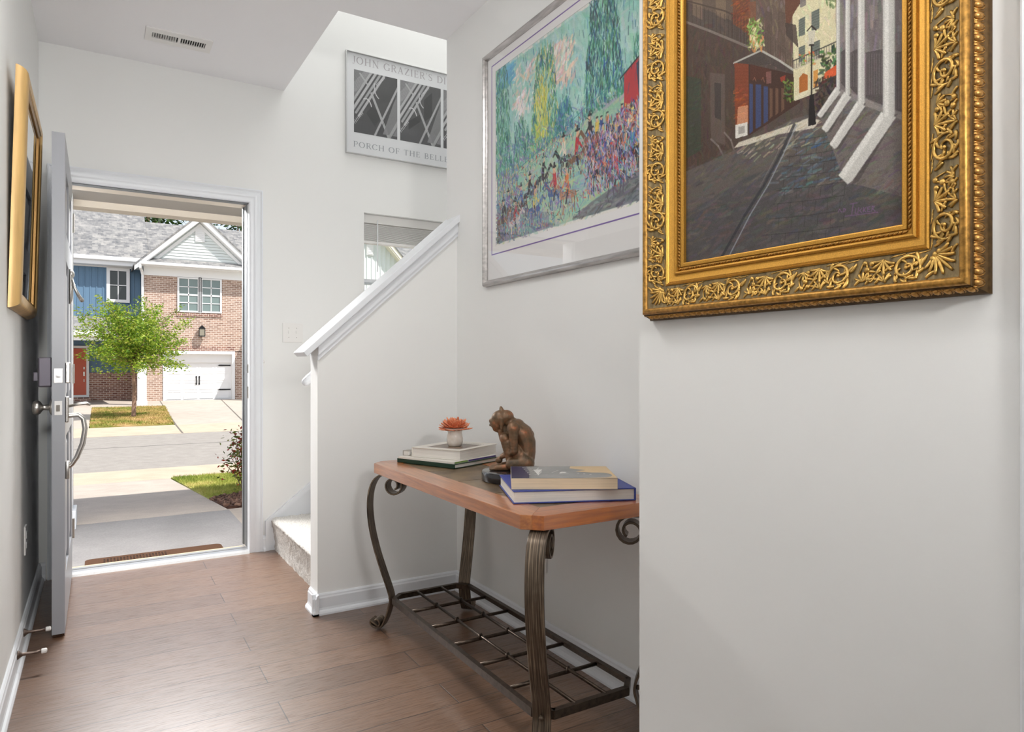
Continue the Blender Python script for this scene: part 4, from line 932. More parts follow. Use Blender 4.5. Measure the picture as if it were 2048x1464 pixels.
m = MB()
for sd in sides:
    f = side_point(sd); s_ = sd[1]-.112
    tilt = math.atan2(.007, .025)
    while s_ < sd[2]+.112:
        pts = lambda ds, t: f(s_+ds, .1180+.0065*t, .0385-.0245*t)
        m.tube([pts(0, .12), pts(0, .35), pts(0, .6), pts(0, .82)], [.0040, .0056, .0048, .0014], 8)
        for sg in (-1, 1): m.tube([pts(.0062*sg, .08), pts(.0066*sg, .45), pts(.0045*sg, .8), pts(.001*sg, .97)], [.0013, .0015, .0014, .0010], 5)
        m.tube([pts(.0085, .1), pts(.0085, .9)], [.0010, .0007], 5); s_ += .0172
m.build('egg_and_dart', plain('bronze_gilt_eggs', (.52, .28, .08, 1), .38, .8, 200, .3), gp, smooth=True)

# ---------------- framed colour print on the right wall
PY0, PY1, PZ0, PZ1 = 1.50, 2.715, 1.447, 2.482
fp = thing('framed_print', 'colourful park riders print with white mat in a slim silver frame on the right wall', 'picture', (XR, (PY0+PY1)/2, PZ0))
ip = .026; m = MB()
frame_sweep(m, PY0+ip, PY1-ip, PZ0+ip, PZ1-ip, [(0, .004), (0, .012), (.004, .016), (.008, .024), (.013, .028), (.019, .027), (.024, .021), (.026, .013), (.026, .0005), (0, .0005)], lambda a, b_, h: Vector((XR-h, a, b_)))
m.build('frame', M_silver, fp, angle=40)
AY0, AY1, AZ0, AZ1 = 1.60, 2.607, 1.628, 2.375
m = MB(); X_ = XR-.0085
for y0, y1, z0, z1 in ((PY0+.02, AY0-.012, PZ0+.02, PZ1-.02), (AY1+.012, PY1-.02, PZ0+.02, PZ1-.02), (AY0-.012, AY1+.012, PZ0+.02, AZ0-.012), (AY0-.012, AY1+.012, AZ1+.012, PZ1-.02)): m.box(X_, X_+.003, y0, y1, z0, z1)
m.build('mat', plain('white_mat_board', (.80, .79, .78, 1), .8), fp)
m = MB(); k = .042
frame_sweep(m, AY0-k, AY1+k, AZ0-k, AZ1+k, [(0, .0089), (0, .0091), (.0052, .0091), (.0052, .0089)], lambda a, b_, h: Vector((XR-h, a, b_))); m.build('mat_line', plain('violet_line', rgb(124, 98, 168), .7), fp)
pc = Canvas(AY1-AY0+.03, AZ1-AZ0+.03, .0015, (232, 228, 222))
def p2(p):
    y, z = on_x(p[0], p[1], XR-.006); return ((AY1+.015-y)/pc.res, (AZ1+.015-z)/pc.res)
m_ = .015/.0015; AW, AH = (AY1-AY0)/.0015, (AZ1-AZ0)/.0015
pc.to = lambda p: (m_+p[0]*AW, m_+p[1]*AH)     # unit coordinates of the printed area
U = lambda x0, x1, y0, y1: [(x0, y0), (x1, y0), (x1, y1), (x0, y1)]
pc.poly(U(0, 1, 0, 1), (164, 204, 194), 1)
pc.dabs(U(0, 1, 0, .6), 1500, [(150, 206, 196), (176, 214, 206), (136, 192, 184), (190, 220, 214)], 40, 9, 1.2, .5, .5)
pc.dabs(U(.13, .5, .05, .32), 120, [(242, 214, 206), (240, 236, 232), (236, 206, 176), (236, 190, 190)], 26, 8, -.6, .5, .7)
pc.dabs(U(.0, .14, .0, .12), 70, [(70, 150, 196), (96, 176, 206)], 30, 9, -.4, .3, .7); pc.dabs(U(.16, .22, .22, .34), 40, [(248, 222, 220), (250, 244, 242)], 22, 6, -1, .4, .8)
pc.dabs(U(.42, .56, .08, .30), 90, [(246, 240, 236), (240, 206, 190), (226, 190, 180)], 22, 8, -.9, .4, .8)
def tree_mass(x, w_, t, b_, n_, cols):
    pc.dabs([(x, t), (x+w_*.3, t+.05), (x+w_*.55, b_), (x-w_*.55, b_), (x-w_*.3, t+.05)], int(n_*1.7), cols, 20, 3.2, 1.57, .28, .75)
gr = [(34, 120, 78), (24, 92, 96), (70, 150, 96), (36, 84, 130), (110, 168, 110), (28, 70, 72)]
gr = gr+[(120, 190, 160), (150, 206, 186), (90, 170, 150)]; tree_mass(.03, .18, -.05, .62, 700, gr); tree_mass(.20, .15, .34, .66, 330, gr+[(120, 110, 170), (140, 160, 200)])
tree_mass(.37, .20, .02, .62, 720, gr+[(206, 196, 70), (226, 206, 80)]); pc.dabs(U(.30, .39, .25, .50), 110, [(220, 208, 70), (190, 196, 80), (236, 226, 140)], 26, 6, 1.4, .3, .7)
tree_mass(.50, .13, .36, .60, 240, [(40, 96, 170), (60, 150, 150), (40, 110, 90)]); tree_mass(.73, .22, -.08, .54, 950, gr+[(30, 50, 60), (40, 90, 170), (24, 40, 56)]); tree_mass(.94, .14, .22, .50, 240, gr)
pc.dabs(U(0, 1, .45, .62), 500, [(60, 150, 120), (96, 120, 180), (130, 110, 176), (120, 196, 176), (200, 196, 180)], 16, 4, .9, .7, .7)
# meadow, terrace wall and far crowd
pc.poly([(0, .66), (.35, .58), (1, .48), (1, 1), (0, 1)], (160, 198, 168), .85, .2, 3)
pc.dabs([(0, .66), (.35, .58), (1, .48), (1, 1), (0, 1)], 900, [(150, 200, 172), (180, 196, 150), (200, 200, 160), (130, 190, 186), (176, 170, 190)], 34, 8, -.25, .4, .6)
pc.dabs([(.2, .60), (.62, .50), (.62, .56), (.2, .68)], 420, [(60, 160, 150), (40, 120, 120), (220, 220, 200), (190, 70, 60), (90, 90, 170), (240, 196, 140)], 7, 3, 1.57, .5, .85)
pc.path([(.18, .62), (.4, .55), (.66, .47), (1, .36)], 2, (40, 130, 140), .7); pc.path([(.18, .65), (.42, .58), (.66, .50)], 1.5, (60, 150, 150), .6)
pc.dabs([(0, .60), (.18, .60), (.18, .80), (0, .84)], 420, [(120, 90, 170), (90, 110, 180), (60, 130, 110), (140, 150, 170), (200, 170, 90)], 12, 4, 1.4, .5, .8)
pc.poly([(0, .80), (.16, .84), (.40, .92), (.40, 1), (0, 1)], (112, 104, 130), .7, .3, 3); pc.dabs([(0, .78), (.3, .88), (.45, 1), (0, 1)], 300, [(110, 100, 140), (150, 140, 170), (90, 90, 110), (120, 170, 160)], 22, 6, .3, .5, .6)
pc.poly([(.58, .98), (.66, .94), (1, .84), (1, 1), (.58, 1)], (104, 102, 112), .9, .25, 2); pc.dabs([(.56, .98), (1, .84), (1, 1), (.56, 1)], 300, [(92, 90, 104), (124, 122, 134), (150, 150, 156), (80, 80, 90)], 20, 5, -.2, .3, .7)
rs_ = random.Random(21)
coats = [(196, 40, 52), (214, 70, 60), (40, 90, 170), (30, 60, 130), (226, 120, 60), (240, 220, 200), (120, 60, 150), (30, 30, 40), (230, 200, 80), (70, 150, 190)]
def rider(x, y, h, horse, coat, flip):
    g = flip; w_ = pc.W*.0
    def ln(a, b_, q, c, al=.95): pc.line((x+a[0]*h*g*.74, y+a[1]*h), (x+b_[0]*h*g*.74, y+b_[1]*h), q*h*AH, c, al)
    ln((-.22, -.36), (.18, -.38), .15, horse); ln((.18, -.42), (.34, -.62), .09, horse); ln((.34, -.62), (.44, -.54), .06, horse)
    for a in (-.22, -.15, .12, .19): ln((a, -.32), (a+rs_.uniform(-.07, .07), -.02), .032, horse)
    ln((-.26, -.40), (-.34, -.18), .03, horse); ln((-.02, -.46), (.02, -.74), .12, coat); ln((.02, -.70), (.16, -.54), .05, coat); ln((-.02, -.46), (.04, -.22), .05, (40, 36, 44)); ln((.02, -.80), (.03, -.86), .09, (226, 176, 140)); ln((-.03, -.90), (.08, -.90), .045, (28, 26, 34)); ln((.02, -.90), (.02, -.97), .06, (28, 26, 34))
    for _ in range(7): pc.line((x+rs_.uniform(-.3, .3)*h*.74, y-rs_.uniform(.1, .9)*h), (x+rs_.uniform(-.3, .3)*h*.74, y-rs_.uniform(.1, .9)*h), 1.4, coats[rs_.randrange(len(coats))], .5)
horses = [(64, 52, 46), (36, 34, 40), (120, 82, 60), (60, 90, 150), (176, 120, 90), (90, 80, 100), (210, 200, 196)]
def figure_dab(x, y, h, c):
    pc.line((x, y-h*.35), (x, y-h*.78), h*.26*AH, c, .9); pc.line((x-.004, y-h*.35), (x-.005, y), h*.09*AH, (40, 38, 48), .9); pc.line((x+.004, y-h*.35), (x+.006, y), h*.09*AH, (40, 38, 48), .9); pc.line((x, y-h*.86), (x, y-h*.92), h*.15*AH, (224, 180, 150), .95); pc.line((x-.004, y-h), (x+.004, y-h), h*.10*AH, (36, 34, 44), .8)
for k in range(95): x = rs_.uniform(.64, 1.0); y = .80-.16*(x-.62)+rs_.uniform(-.15, .05); figure_dab(x, y, rs_.uniform(.07, .11), coats[rs_.randrange(len(coats))])
pc.poly([(.84, .42), (.93, .37), (.93, .56), (.84, .60)], (190, 44, 52), .95); pc.poly([(.90, .40), (1.0, .36), (1.0, .62), (.92, .64)], (40, 60, 84), .9); pc.path([(.82, .43), (.94, .36), (1.0, .34)], 4, (40, 36, 40), .9); pc.dabs(U(.84, .94, .56, .64), 50, [(236, 210, 90), (240, 230, 150)], 9, 4, .5, .6, .9)
for x, y, h, hi, ci, fl_ in ((.50, .76, .22, 1, 5, -1), (.58, .79, .25, 2, 0, 1), (.66, .72, .22, 2, 7, -1), (.36, .80, .20, 1, 7, 1), (.44, .92, .25, 3, 0, -1), (.52, .96, .26, 4, 4, -1), (.26, .86, .20, 1, 7, 1), (.30, .96, .22, 3, 8, 1), (.20, .90, .20, 0, 2, -1), (.15, .99, .22, 6, 0, 1), (.10, .90, .20, 0, 6, -1), (.05, .96, .22, 2, 7, 1), (.72, .90, .24, 1, 2, 1), (.80, .95, .24, 5, 1, -1), (.88, .86, .22, 1, 9, 1), (.95, .84, .20, 1, 3, 1), (.76, .80, .2, 4, 5, 1)):
    rider(x, y, h, horses[hi], coats[ci], fl_)
pc.dabs([(0, .70), (.55, .74), (.55, 1), (0, 1)], 260, coats, 9, 2.5, 1.2, .8, .7); pc.dabs([(.6, .62), (1, .52), (1, .88), (.62, .92)], 520, coats+[(150, 110, 190), (230, 224, 220)], 10, 3, 1.4, .6, .8)
pc.dabs([(.0, .6), (1, .5), (1, .95), (0, 1)], 160, [(20, 20, 28), (30, 28, 40)], 12, 1.6, 1.3, .9, .8); pc.dabs([(0, .64), (.5, .60), (.62, .66), (.62, .98), (0, 1)], 420, [(140, 196, 176), (176, 204, 170), (120, 150, 190), (150, 130, 190), (200, 206, 190), (96, 170, 160)], 14, 3.5, 1.2, .8, .75)
pc.dabs([(.62, .62), (1, .54), (1, .86), (.64, .92)], 1500, [(110, 120, 190), (150, 130, 200), (70, 100, 170), (220, 220, 226), (196, 170, 210), (60, 150, 170), (230, 150, 110), (190, 50, 60), (30, 34, 50)], 11, 2.6, 1.5, .5, .85)
pc.dabs([(.05, .70), (.6, .66), (.6, .98), (.05, 1)], 330, [(30, 60, 120), (24, 30, 40), (190, 60, 60), (226, 140, 90), (120, 100, 180), (60, 140, 150)], 10, 2.2, 1.45, .5, .8)
pc.dabs(U(0, 1, .02, .6), 420, [(30, 90, 130), (40, 130, 110), (120, 190, 170), (20, 60, 80), (90, 150, 200)], 16, 2.5, 1.57, .2, .6)
pc.a = pc.a*.94+.06*np.array([.78, .86, .85], np.float32); pc.grain(.03)
CW2, CH2 = AY1-AY0+.03, AZ1-AZ0+.03
pc.mesh('print', lambda x, y: (np.full_like(x, XR-.007), AY1+.015-x*CW2/(pc.W*pc.res), AZ1+.015-y*CH2/(pc.H*pc.res)), M_print, fp)
m = MB(); m.box(XR-.0125, XR-.0105, PY0+.015, PY1-.015, PZ0+.015, PZ1-.015); m.build('glass', M_glass, fp)

# ---------------- poster above the stair window
QX0, QX1, QZ0, QZ1 = 1.328, 2.345, 2.428, 3.072
po = thing('framed_poster', 'grey and white exhibition poster in a thin silver frame on the tall stairwell wall', 'poster', ((QX0+QX1)/2, YF, QZ0))
m = MB(); frame_sweep(m, QX0+.007, QX1-.007, QZ0+.007, QZ1-.007, [(0, .004), (0, .016), (.002, .020), (.005, .020), (.007, .017), (.007, .0005), (0, .0005)], lambda a, b_, h: Vector((a, YF-h, b_))); m.build('frame', M_alu, po)
m = MB(); m.box(QX0+.006, QX1-.006, YF-.008, YF-.001, QZ0+.006, QZ1-.006); m.build('poster_sheet', plain('poster_paper', rgb(222, 224, 226), .7), po)
def porch(x0, x1, z0, z1, seed):
    c = Canvas(x1-x0, z1-z0, .0016, (72, 72, 76)); W_, H_ = c.W, c.H; c.to = lambda p: (p[0]*W_, p[1]*H_)
    G = lambda v: (v, v, v+2)
    c.poly(U(0, 1, 0, 1), G(70 if seed % 2 == 0 else 78), 1)
    if seed % 2: c.poly([(.58, .25), (.78, .1), (.78, .5), (.58, .62)], G(52), .9); c.poly([(.2, .66), (.5, .5), (.5, .62), (.2, .8)], G(54), .9)
    else: c.poly([(.28, .66), (.42, .52), (.62, .66), (.48, .86)], G(52), .8)
    for a, b_, w_, v in (((-.05, .34), (.16, -.05), .30, 132), ((.0, .30), (.55, -.2), .16, 150)): c.line(a, b_, w_*W_, G(v), .9)
    for k in range(8): c.line((-.1+.03*k, .25+.01*k), (.08+.03*k, -.05), 1, G(96), .5)
    for d, v, w_ in ((-.02, 178, .05), (.045, 190, .055), (.11, 168, .05), (.17, 184, .05)): c.line((-.06+d, .60+d*.75), (.52+d, -.12+d*.75), w_*W_, G(v), .95)
    for d in (.012, .078, .142): c.line((-.06+d, .60+d*.75), (.52+d, -.12+d*.75), 1.4, G(66), .9)
    c.line((.14, .05), (.33, .22), .035*W_, G(176), .9); c.line((.40, .33), (.80, 1.0), .055*W_, G(176), .95); c.line((.43, .33), (.84, 1.0), 1.5, G(60), .9)
    c.poly([(.66, .95), (1.02, .18), (1.02, .95)], G(132), .9)
    c.line((.44, 1.05), (1.04, .10), .045*W_, G(178), .95); c.line((.50, 1.05), (1.06, .17), 1.5, G(58), .9); c.line((.76, 1.06), (1.05, .66), .06*W_, G(170), .9); c.line((.80, 1.06), (1.08, .70), 1.5, G(70), .9)
    for k in range(14): c.line((.72+.02*k, .86-.04*k*.5), (.80+.02*k, 1-.0*k), 1, G(112), .4)
    pts = [(.27+.15*math.cos(a)*.9, .60-.17*math.sin(a)) for a in [math.pi*.62-j*.2 for j in range(9)]]; c.path(pts, .022*W_, G(206), .95)
    pts = [(.62-.16*math.cos(a), .20+.20*math.sin(a)) for a in [-.2+j*.2 for j in range(8)]]; c.path(pts, .022*W_, G(200), .95)
    for k in range(8): t = k/8; c.line((.66+.02-.20*t, .02+.16*t), (.70-.20*t, .05+.16*t), 2.5, G(210), .9); c.line((.0+.20*t, .82-.19*t), (.03+.2*t, .86-.2*t), 2.5, G(210), .9)
    c.grain(.04); w0, h0 = x1-x0, z1-z0
    c.mesh('picture', lambda x, y: (x0+x*w0/(W_*c.res), np.full_like(x, YF-.0086), z1-y*h0/(H_*c.res)), M_print, po)
for i, (x0, x1) in enumerate(((1.381, 1.671), (1.691, 1.983), (2.003, 2.295))): porch(x0, x1, 2.566, 2.962, i)
# serif capitals drawn as strokes: (points, widths)
def arc(cx, cy, rx, ry, a0, a1, n_=14): return [(cx+rx*math.cos(math.radians(a0+(a1-a0)*k/n_)), cy+ry*math.sin(math.radians(a0+(a1-a0)*k/n_))) for k in range(n_+1)]
K, k_ = .135, .05
def S(x, y, w_=.20): return ([(x-w_/2, y), (x+w_/2, y)], .04)
def bar(x, w_=None): return [([(x, .02), (x, .98)], w_ or K), S(x, .02, .26), S(x, .98, .26)]
def ring(p): return (p, [k_+(K+.01-k_)*abs(math.cos(math.atan2(y-.5, (x-.43)*1.15))) for x, y in p])
GLY = {
 'J': (.42, [([(.26, .98), (.26, .18)], K), S(.26, .98, .28), (arc(.10, .12, .16, .16, 0, -120), .07), ([(.03, .0), (.06, .02)], .10)]),
 'O': (.90, [ring(arc(.43, .5, .37, .47, 0, 360, 32))]),
 'H': (.92, bar(.18)+bar(.74)+[([(.18, .52), (.74, .52)], k_)]),
 'N': (.92, bar(.17, k_)+bar(.76, k_)+[([(.15, .97), (.76, .03)], K)]),
 'G': (.86, [ring(arc(.43, .5, .37, .47, 40, 325, 28)), ([(.73, .05), (.73, .42)], K-.02), S(.73, .42, .26), ([(.72, .78), (.72, .95)], k_)]),
 'R': (.80, bar(.18)+[(arc(.40, .74, .20, .22, -90, 90), .10), ([(.18, .96), (.40, .96)], k_), ([(.18, .52), (.40, .52)], k_), ([(.40, .50), (.70, .02)], K-.01), S(.72, .02, .16)]),
 'A': (.84, [([(.40, .97), (.14, .03)], k_), ([(.40, .97), (.68, .03)], K), ([(.22, .34), (.58, .34)], k_), S(.13, .02, .22), S(.69, .02, .26)]),
 'Z': (.74, [([(.08, .96), (.64, .96)], k_), ([(.08, .04), (.66, .04)], k_), ([(.60, .95), (.12, .05)], K), ([(.09, .96), (.09, .78)], k_), ([(.65, .04), (.65, .24)], k_)]),
 'I': (.38, bar(.18)),
 'E': (.70, bar(.18)+[([(.18, .97), (.58, .97)], k_), ([(.18, .52), (.50, .52)], k_), ([(.18, .03), (.60, .03)], k_), ([(.58, .97), (.58, .80)], k_), ([(.60, .03), (.60, .22)], k_), ([(.50, .62), (.50, .42)], k_)]),
 "'": (.24, [([(.10, 1.0), (.07, .76)], [.10, .03])]),
 'S': (.62, [([(.50, .80), (.44, .92), (.30, .97), (.14, .90), (.10, .74), (.20, .60), (.38, .48), (.50, .34), (.50, .16), (.38, .04), (.24, .02), (.10, .10), (.07, .24)], [k_, k_, k_, .08, .10, .12, .13, .12, .10, .08, k_, k_, k_])]),
 'D': (.88, bar(.18)+[(arc(.36, .5, .42, .47, -90, 90), [k_+(K-k_)*math.sin(math.pi*q/14) for q in range(15)]), ([(.18, .97), (.36, .97)], k_), ([(.18, .03), (.36, .03)], k_)]),
 'P': (.72, bar(.18)+[(arc(.40, .72, .22, .24, -90, 90), .10), ([(.18, .96), (.40, .96)], k_), ([(.18, .48), (.40, .48)], k_)]),
 'C': (.80, [ring(arc(.43, .5, .37, .47, 40, 325, 28)), ([(.72, .76), (.72, .95)], k_)]),
 'F': (.66, bar(.18)+[([(.18, .97), (.58, .97)], k_), ([(.18, .52), (.50, .52)], k_), ([(.58, .97), (.58, .80)], k_), ([(.50, .62), (.50, .42)], k_)]),
 'T': (.74, [([(.36, .02), (.36, .97)], K), S(.36, .02, .26), ([(.06, .97), (.66, .97)], k_), ([(.06, .97), (.06, .78)], k_), ([(.66, .97), (.66, .78)], k_)]),
 'B': (.76, bar(.18)+[(arc(.38, .74, .20, .22, -90, 90), .10), (arc(.40, .27, .24, .24, -90, 90), .11), ([(.18, .96), (.38, .96)], k_), ([(.18, .51), (.40, .51)], k_), ([(.18, .03), (.40, .03)], k_)]),
 'L': (.68, bar(.18)+[([(.18, .03), (.60, .03)], k_), ([(.60, .03), (.60, .26)], k_)]), ' ': (.42, [])}
def lettering(text, x0, x1, upto, z0, h, name, c):
    adv = lambda t: sum(GLY[q][0]+.10 for q in t); sx = (x1-x0)/(adv(text[:upto])-.10); m = MB(); x = 0; lay = 0
    for q in text:
        for pts, w_ in GLY[q][1]:
            Lh, Rh = [], []; lay = (lay+1) % 5
            for i, p in enumerate(pts):
                a, b_ = pts[max(i-1, 0)], pts[min(i+1, len(pts)-1)]; dx, dy = b_[0]-a[0], b_[1]-a[1]; l = math.hypot(dx, dy) or 1; ww = (w_[i] if hasattr(w_, '__len__') else w_)/2; nx, ny = -dy/l*ww, dx/l*ww
                for o_, sg in ((Lh, 1), (Rh, -1)): o_.append(Vector((x0+(x+p[0]+nx*sg)*sx, YF-.0085-.00002*lay, z0+(p[1]+ny*sg)*h)))
            m.rings([Lh, Rh], closed=False)
        x += GLY[q][0]+.10
    m.build(name, plain(name+'_ink', c, .7), po)
lettering("JOHN GRAZIER'S DI", 1.371, 1.998, 16, 3.000, .046, 'title_lettering', rgb(172, 168, 172))
lettering("PORCH OF THE BELLE", 1.376, 2.004, 17, 2.474, .036, 'lower_lettering', rgb(150, 156, 160))
m = MB(); m.box(QX0+.006, QX1-.006, YF-.0125, YF-.0105, QZ0+.006, QZ1-.006); m.build('glass', M_glass, po)

# ---------------- gilt framed mirror on the left wall, leaning out at the top
mr = thing('mirror', 'tall gold framed mirror hanging on the left wall beside the open door', 'mirror', (XL, 3.16, 1.29))
m0, m1, n0, n1 = 2.80, 3.52, 1.285, 2.095
MP = lambda a, b_, h: Vector((XL+.002+h + .022*(b_-n0)/(n1-n0), a, b_)); wI = .048
m = MB(); frame_sweep(m, m0+wI, m1-wI, n0+wI, n1-wI, [(0, .003), (0, .026), (.004, .033), (.010, .036), (.020, .0365), (.030, .034), (.038, .028), (.044, .018), (.048, .006), (.048, .0), (0, .0)], MP); m.build('frame', M_lite_gold, mr, angle=30)
m = MB(); frame_sweep(m, m0+wI, m1-wI, n0+wI, n1-wI, [(-.010, .020), (-.010, .025), (0, .030), (.002, .026), (.002, .02)], MP); m.build('inner_slip', plain('dark_gold_slip', rgb(150, 112, 58), .35, .5), mr)
m = MB(); q = [MP(a, b_, .021) for a, b_ in ((m0+wI-.002, n0+wI-.002), (m1-wI+.002, n0+wI-.002), (m1-wI+.002, n1-wI+.002), (m0+wI-.002, n1-wI+.002))]; q2 = [p-Vector((.004, 0, 0)) for p in q]; m.rings([q2, q]); m.build('mirror_glass', M_mirror, mr)

# ------------------------------------------------------------------ outdoors
def gz(y): return -.15 if y < 6.33 else (-.15-.26*(y-6.33)/3.87 if y < 10.2 else -.41)
def concrete(name, c, sc_=3, bmp=.15):
    m = NT(name); v = m.coords(); f = m.noise(v, sc_, 6, .6); g = m.noise(v, 90, 2, .6)
    a = m.ramp(f, [(.3, tuple(x*.86 for x in c[:3])), (.7, tuple(min(1, x*1.08) for x in c[:3]))]); m.color(m.mix(.25, a, m.ramp(g, [(.35, (.45, .45, .45)), (.65, (1, 1, 1))]), 'MULTIPLY')); m.set(Roughness=.85); m.bump(g, bmp, .003); return m.m
M_slab = concrete('grey_porch_concrete', rgb(150, 147, 146), 2.5, .4); M_conc = concrete('pale_concrete', rgb(192, 180, 168)); M_curb = concrete('kerb_concrete', rgb(200, 182, 160)); M_road = concrete('asphalt_road', rgb(160, 154, 147), 5, .4)
def ground(name, pts, mat, dz=0, step=None):
    """flat or sloping patch of ground, outline in plan"""
    m = MB(); t = .25
    up = m.verts([(x, y, gz(y)+dz) for x, y in pts]); dn = m.verts([(x, y, gz(y)+dz-t) for x, y in pts]); m.face(up); m.face(dn[::-1])
    for i in range(len(pts)): m.face([up[i], dn[i], dn[(i+1) % len(pts)], up[(i+1) % len(pts)]])
    return struct(m.build(name, mat))
ground('porch_slab', [(-4, 4.37), (.968, 4.37), (.968, 6.325), (-4, 6.325)], M_slab)
ground('side_walk', [(.976, 4.37), (4, 4.37), (4, 6.55), (.976, 6.53)], M_conc, -.02)
ground('driveway', [(-6, 6.333), (.965, 6.333), (.93, 7.25), (.82, 10.18), (-6, 10.18)], M_conc)
ground('near_kerb', [(-30, 10.19), (40, 10.19), (40, 11.30), (-30, 11.30)], M_curb)
ground('road', [(-30, 11.30), (40, 11.30), (40, 16.95), (-30, 16.95)], M_road, -.006)
b = MB(); b.box(-30, 40, 14.56, 14.60, -.5, -.4145); struct(b.build('road_seam', plain('road_tar_seam', (.10, .095, .09, 1), .8)))
ground('far_kerb', [(-30, 16.95), (40, 16.95), (40, 19.4), (-30, 19.4)], M_curb)
ground('far_driveway', [(1.72, 19.41), (12, 19.41), (12, 33), (2.28, 33)], M_conc, -.002)
b = MB()
for x0, y0, x1, y1 in ((1.62, 16.95, 1.70, 19.41), (1.70, 19.41, 2.28, 33), (3.35, 19.4, 4.72, 33)): b.box(-.02, .02, 0, math.hypot(x1-x0, y1-y0), -.5, -.4085, Matrix.Translation((x0, y0, 0)) @ Matrix.Rotation(math.atan2(y1-y0, x1-x0)-math.pi/2, 4, 'Z'))
struct(b.build('driveway_joint', plain('dark_joint', (.16, .14, .12, 1), .9)))
ground('far_walk', [(-30, 19.41), (-.19, 19.41), (-.19, 28.37), (2.14, 28.37), (2.28, 33), (2.28, 35.2), (-30, 35.2)], M_conc, -.001)
ground('yard_ground', [(-60, 35.2), (70, 35.2), (70, 90), (-60, 90)], plain('yard_soil', (.10, .12, .05, 1), .9), -.05)
ground('right_yard', [(12.01, 19.41), (70, 19.41), (70, 35.2), (12.01, 35.2)], plain('far_grass', (.14, .19, .05, 1), .9), -.02)
def grass_mat(name, a, b_, c):
    m = NT(name); f = m.noise(m.coords(), 1.3, 5, .65); g = m.new('NewGeometry'); x = m.ramp(f, [(.36, a), (.52, b_), (.68, c)]); m.color(m.mix(.25, x, m.ramp(g.outputs['Random Per Island'], [(0, (.5, .5, .5)), (1, (1.0, 1, 1))]), 'MULTIPLY')); m.set(Roughness=.8); m.b.inputs['Specular IOR Level'].default_value = .2; return m.m
G_near = grass_mat('fresh_lawn', rgb(112, 128, 50), rgb(156, 160, 78), rgb(190, 178, 112)); G_far = grass_mat('dry_lawn', rgb(112, 130, 48), rgb(170, 150, 90), rgb(200, 168, 120))
def inside(p, poly):
    x, y = p; r = False
    for i in range(len(poly)):
        (x0, y0), (x1, y1) = poly[i], poly[(i+1) % len(poly)]
        if (y0 > y) != (y1 > y) and x < (x1-x0)*(y-y0)/(y1-y0)+x0: r = not r
    return r
def tufts(name, label, poly, n_, h, w_, mat, dz):
    rs = np.random.RandomState(4); P = np.array(poly); x0, y0 = P.min(0); x1, y1 = P.max(0); V, F = [], []
    while len(F) < n_:
        x, y = rs.uniform(x0, x1), rs.uniform(y0, y1)
        if not inside((x, y), poly): continue
        a = rs.uniform(0, math.pi); l = rs.uniform(.5, 1.2)*h; lx, ly = rs.normal(0, .45*h, 2); k = len(V); dx, dy = math.cos(a)*w_/2, math.sin(a)*w_/2; z = gz(y)+dz
        V += [(x-dx, y-dy, z), (x+dx, y+dy, z), (x+lx, y+ly, z+l)]; F.append((k, k+1, k+2))
    o = mesh_from(name, V, F, mat); o['kind'] = 'stuff'; o['label'] = label; o['category'] = 'grass'; return o
nl = [(.835, 10.17), (.93, 7.25), (1.02, 7.42), (1.20, 7.55), (1.45, 7.95), (1.8, 8.6), (2.6, 9.2), (5, 9.6), (5, 10.17)]
ground('near_lawn', nl, G_near, .012); tufts('lawn_grass', 'short green lawn grass beside the driveway near the porch', nl, 16000, .035, .008, G_near, .01)
fl_ = [(-.17, 19.62), (1.66, 19.45), (2.12, 28.33), (-.18, 28.35)]
ground('far_lawn', fl_, G_far, .02); tufts('lawn_grass', 'dry patchy lawn grass around the street tree', fl_, 14000, .05, .02, G_far, .02)
mu = [(.975, 6.56), (4, 6.58), (4, 9.4), (2.6, 9.2), (1.8, 8.6), (1.45, 7.95), (1.20, 7.55), (1.02, 7.42), (.94, 7.24)]
M_mulch = plain('bark_mulch', rgb(82, 56, 46), .95, 0, 30, .55, .8); ground('mulch_bed', mu, M_mulch, 0)
def chips():
    m = MB(); rs = random.Random(8); k = 0
    while k < 1500:
        x, y = rs.uniform(.94, 2.2), rs.uniform(6.56, 8.4)
        if not inside((x, y), mu): continue
        l, w_, t = rs.uniform(.02, .06), rs.uniform(.008, .02), rs.uniform(.004, .010); k += 1
        m.box(-l/2, l/2, -w_/2, w_/2, -t, t, Matrix.Translation((x, y, gz(y)+.008)) @ Matrix.Rotation(rs.uniform(0, 6.3), 4, 'Z') @ Matrix.Rotation(rs.uniform(-.5, .5), 4, 'Y'))
    mm = NT('bark_chips'); g = mm.new('NewGeometry'); mm.color(mm.ramp(g.outputs['Random Per Island'], [(0, rgb(58, 38, 32)), (.5, rgb(104, 74, 60)), (1, rgb(150, 118, 100))])); mm.set(Roughness=.9)
    return m.build('mulch_chips', mm.m)
o = chips(); o['kind'] = 'stuff'; o['label'] = 'brown bark mulch chips beside the driveway'; o['category'] = 'mulch'

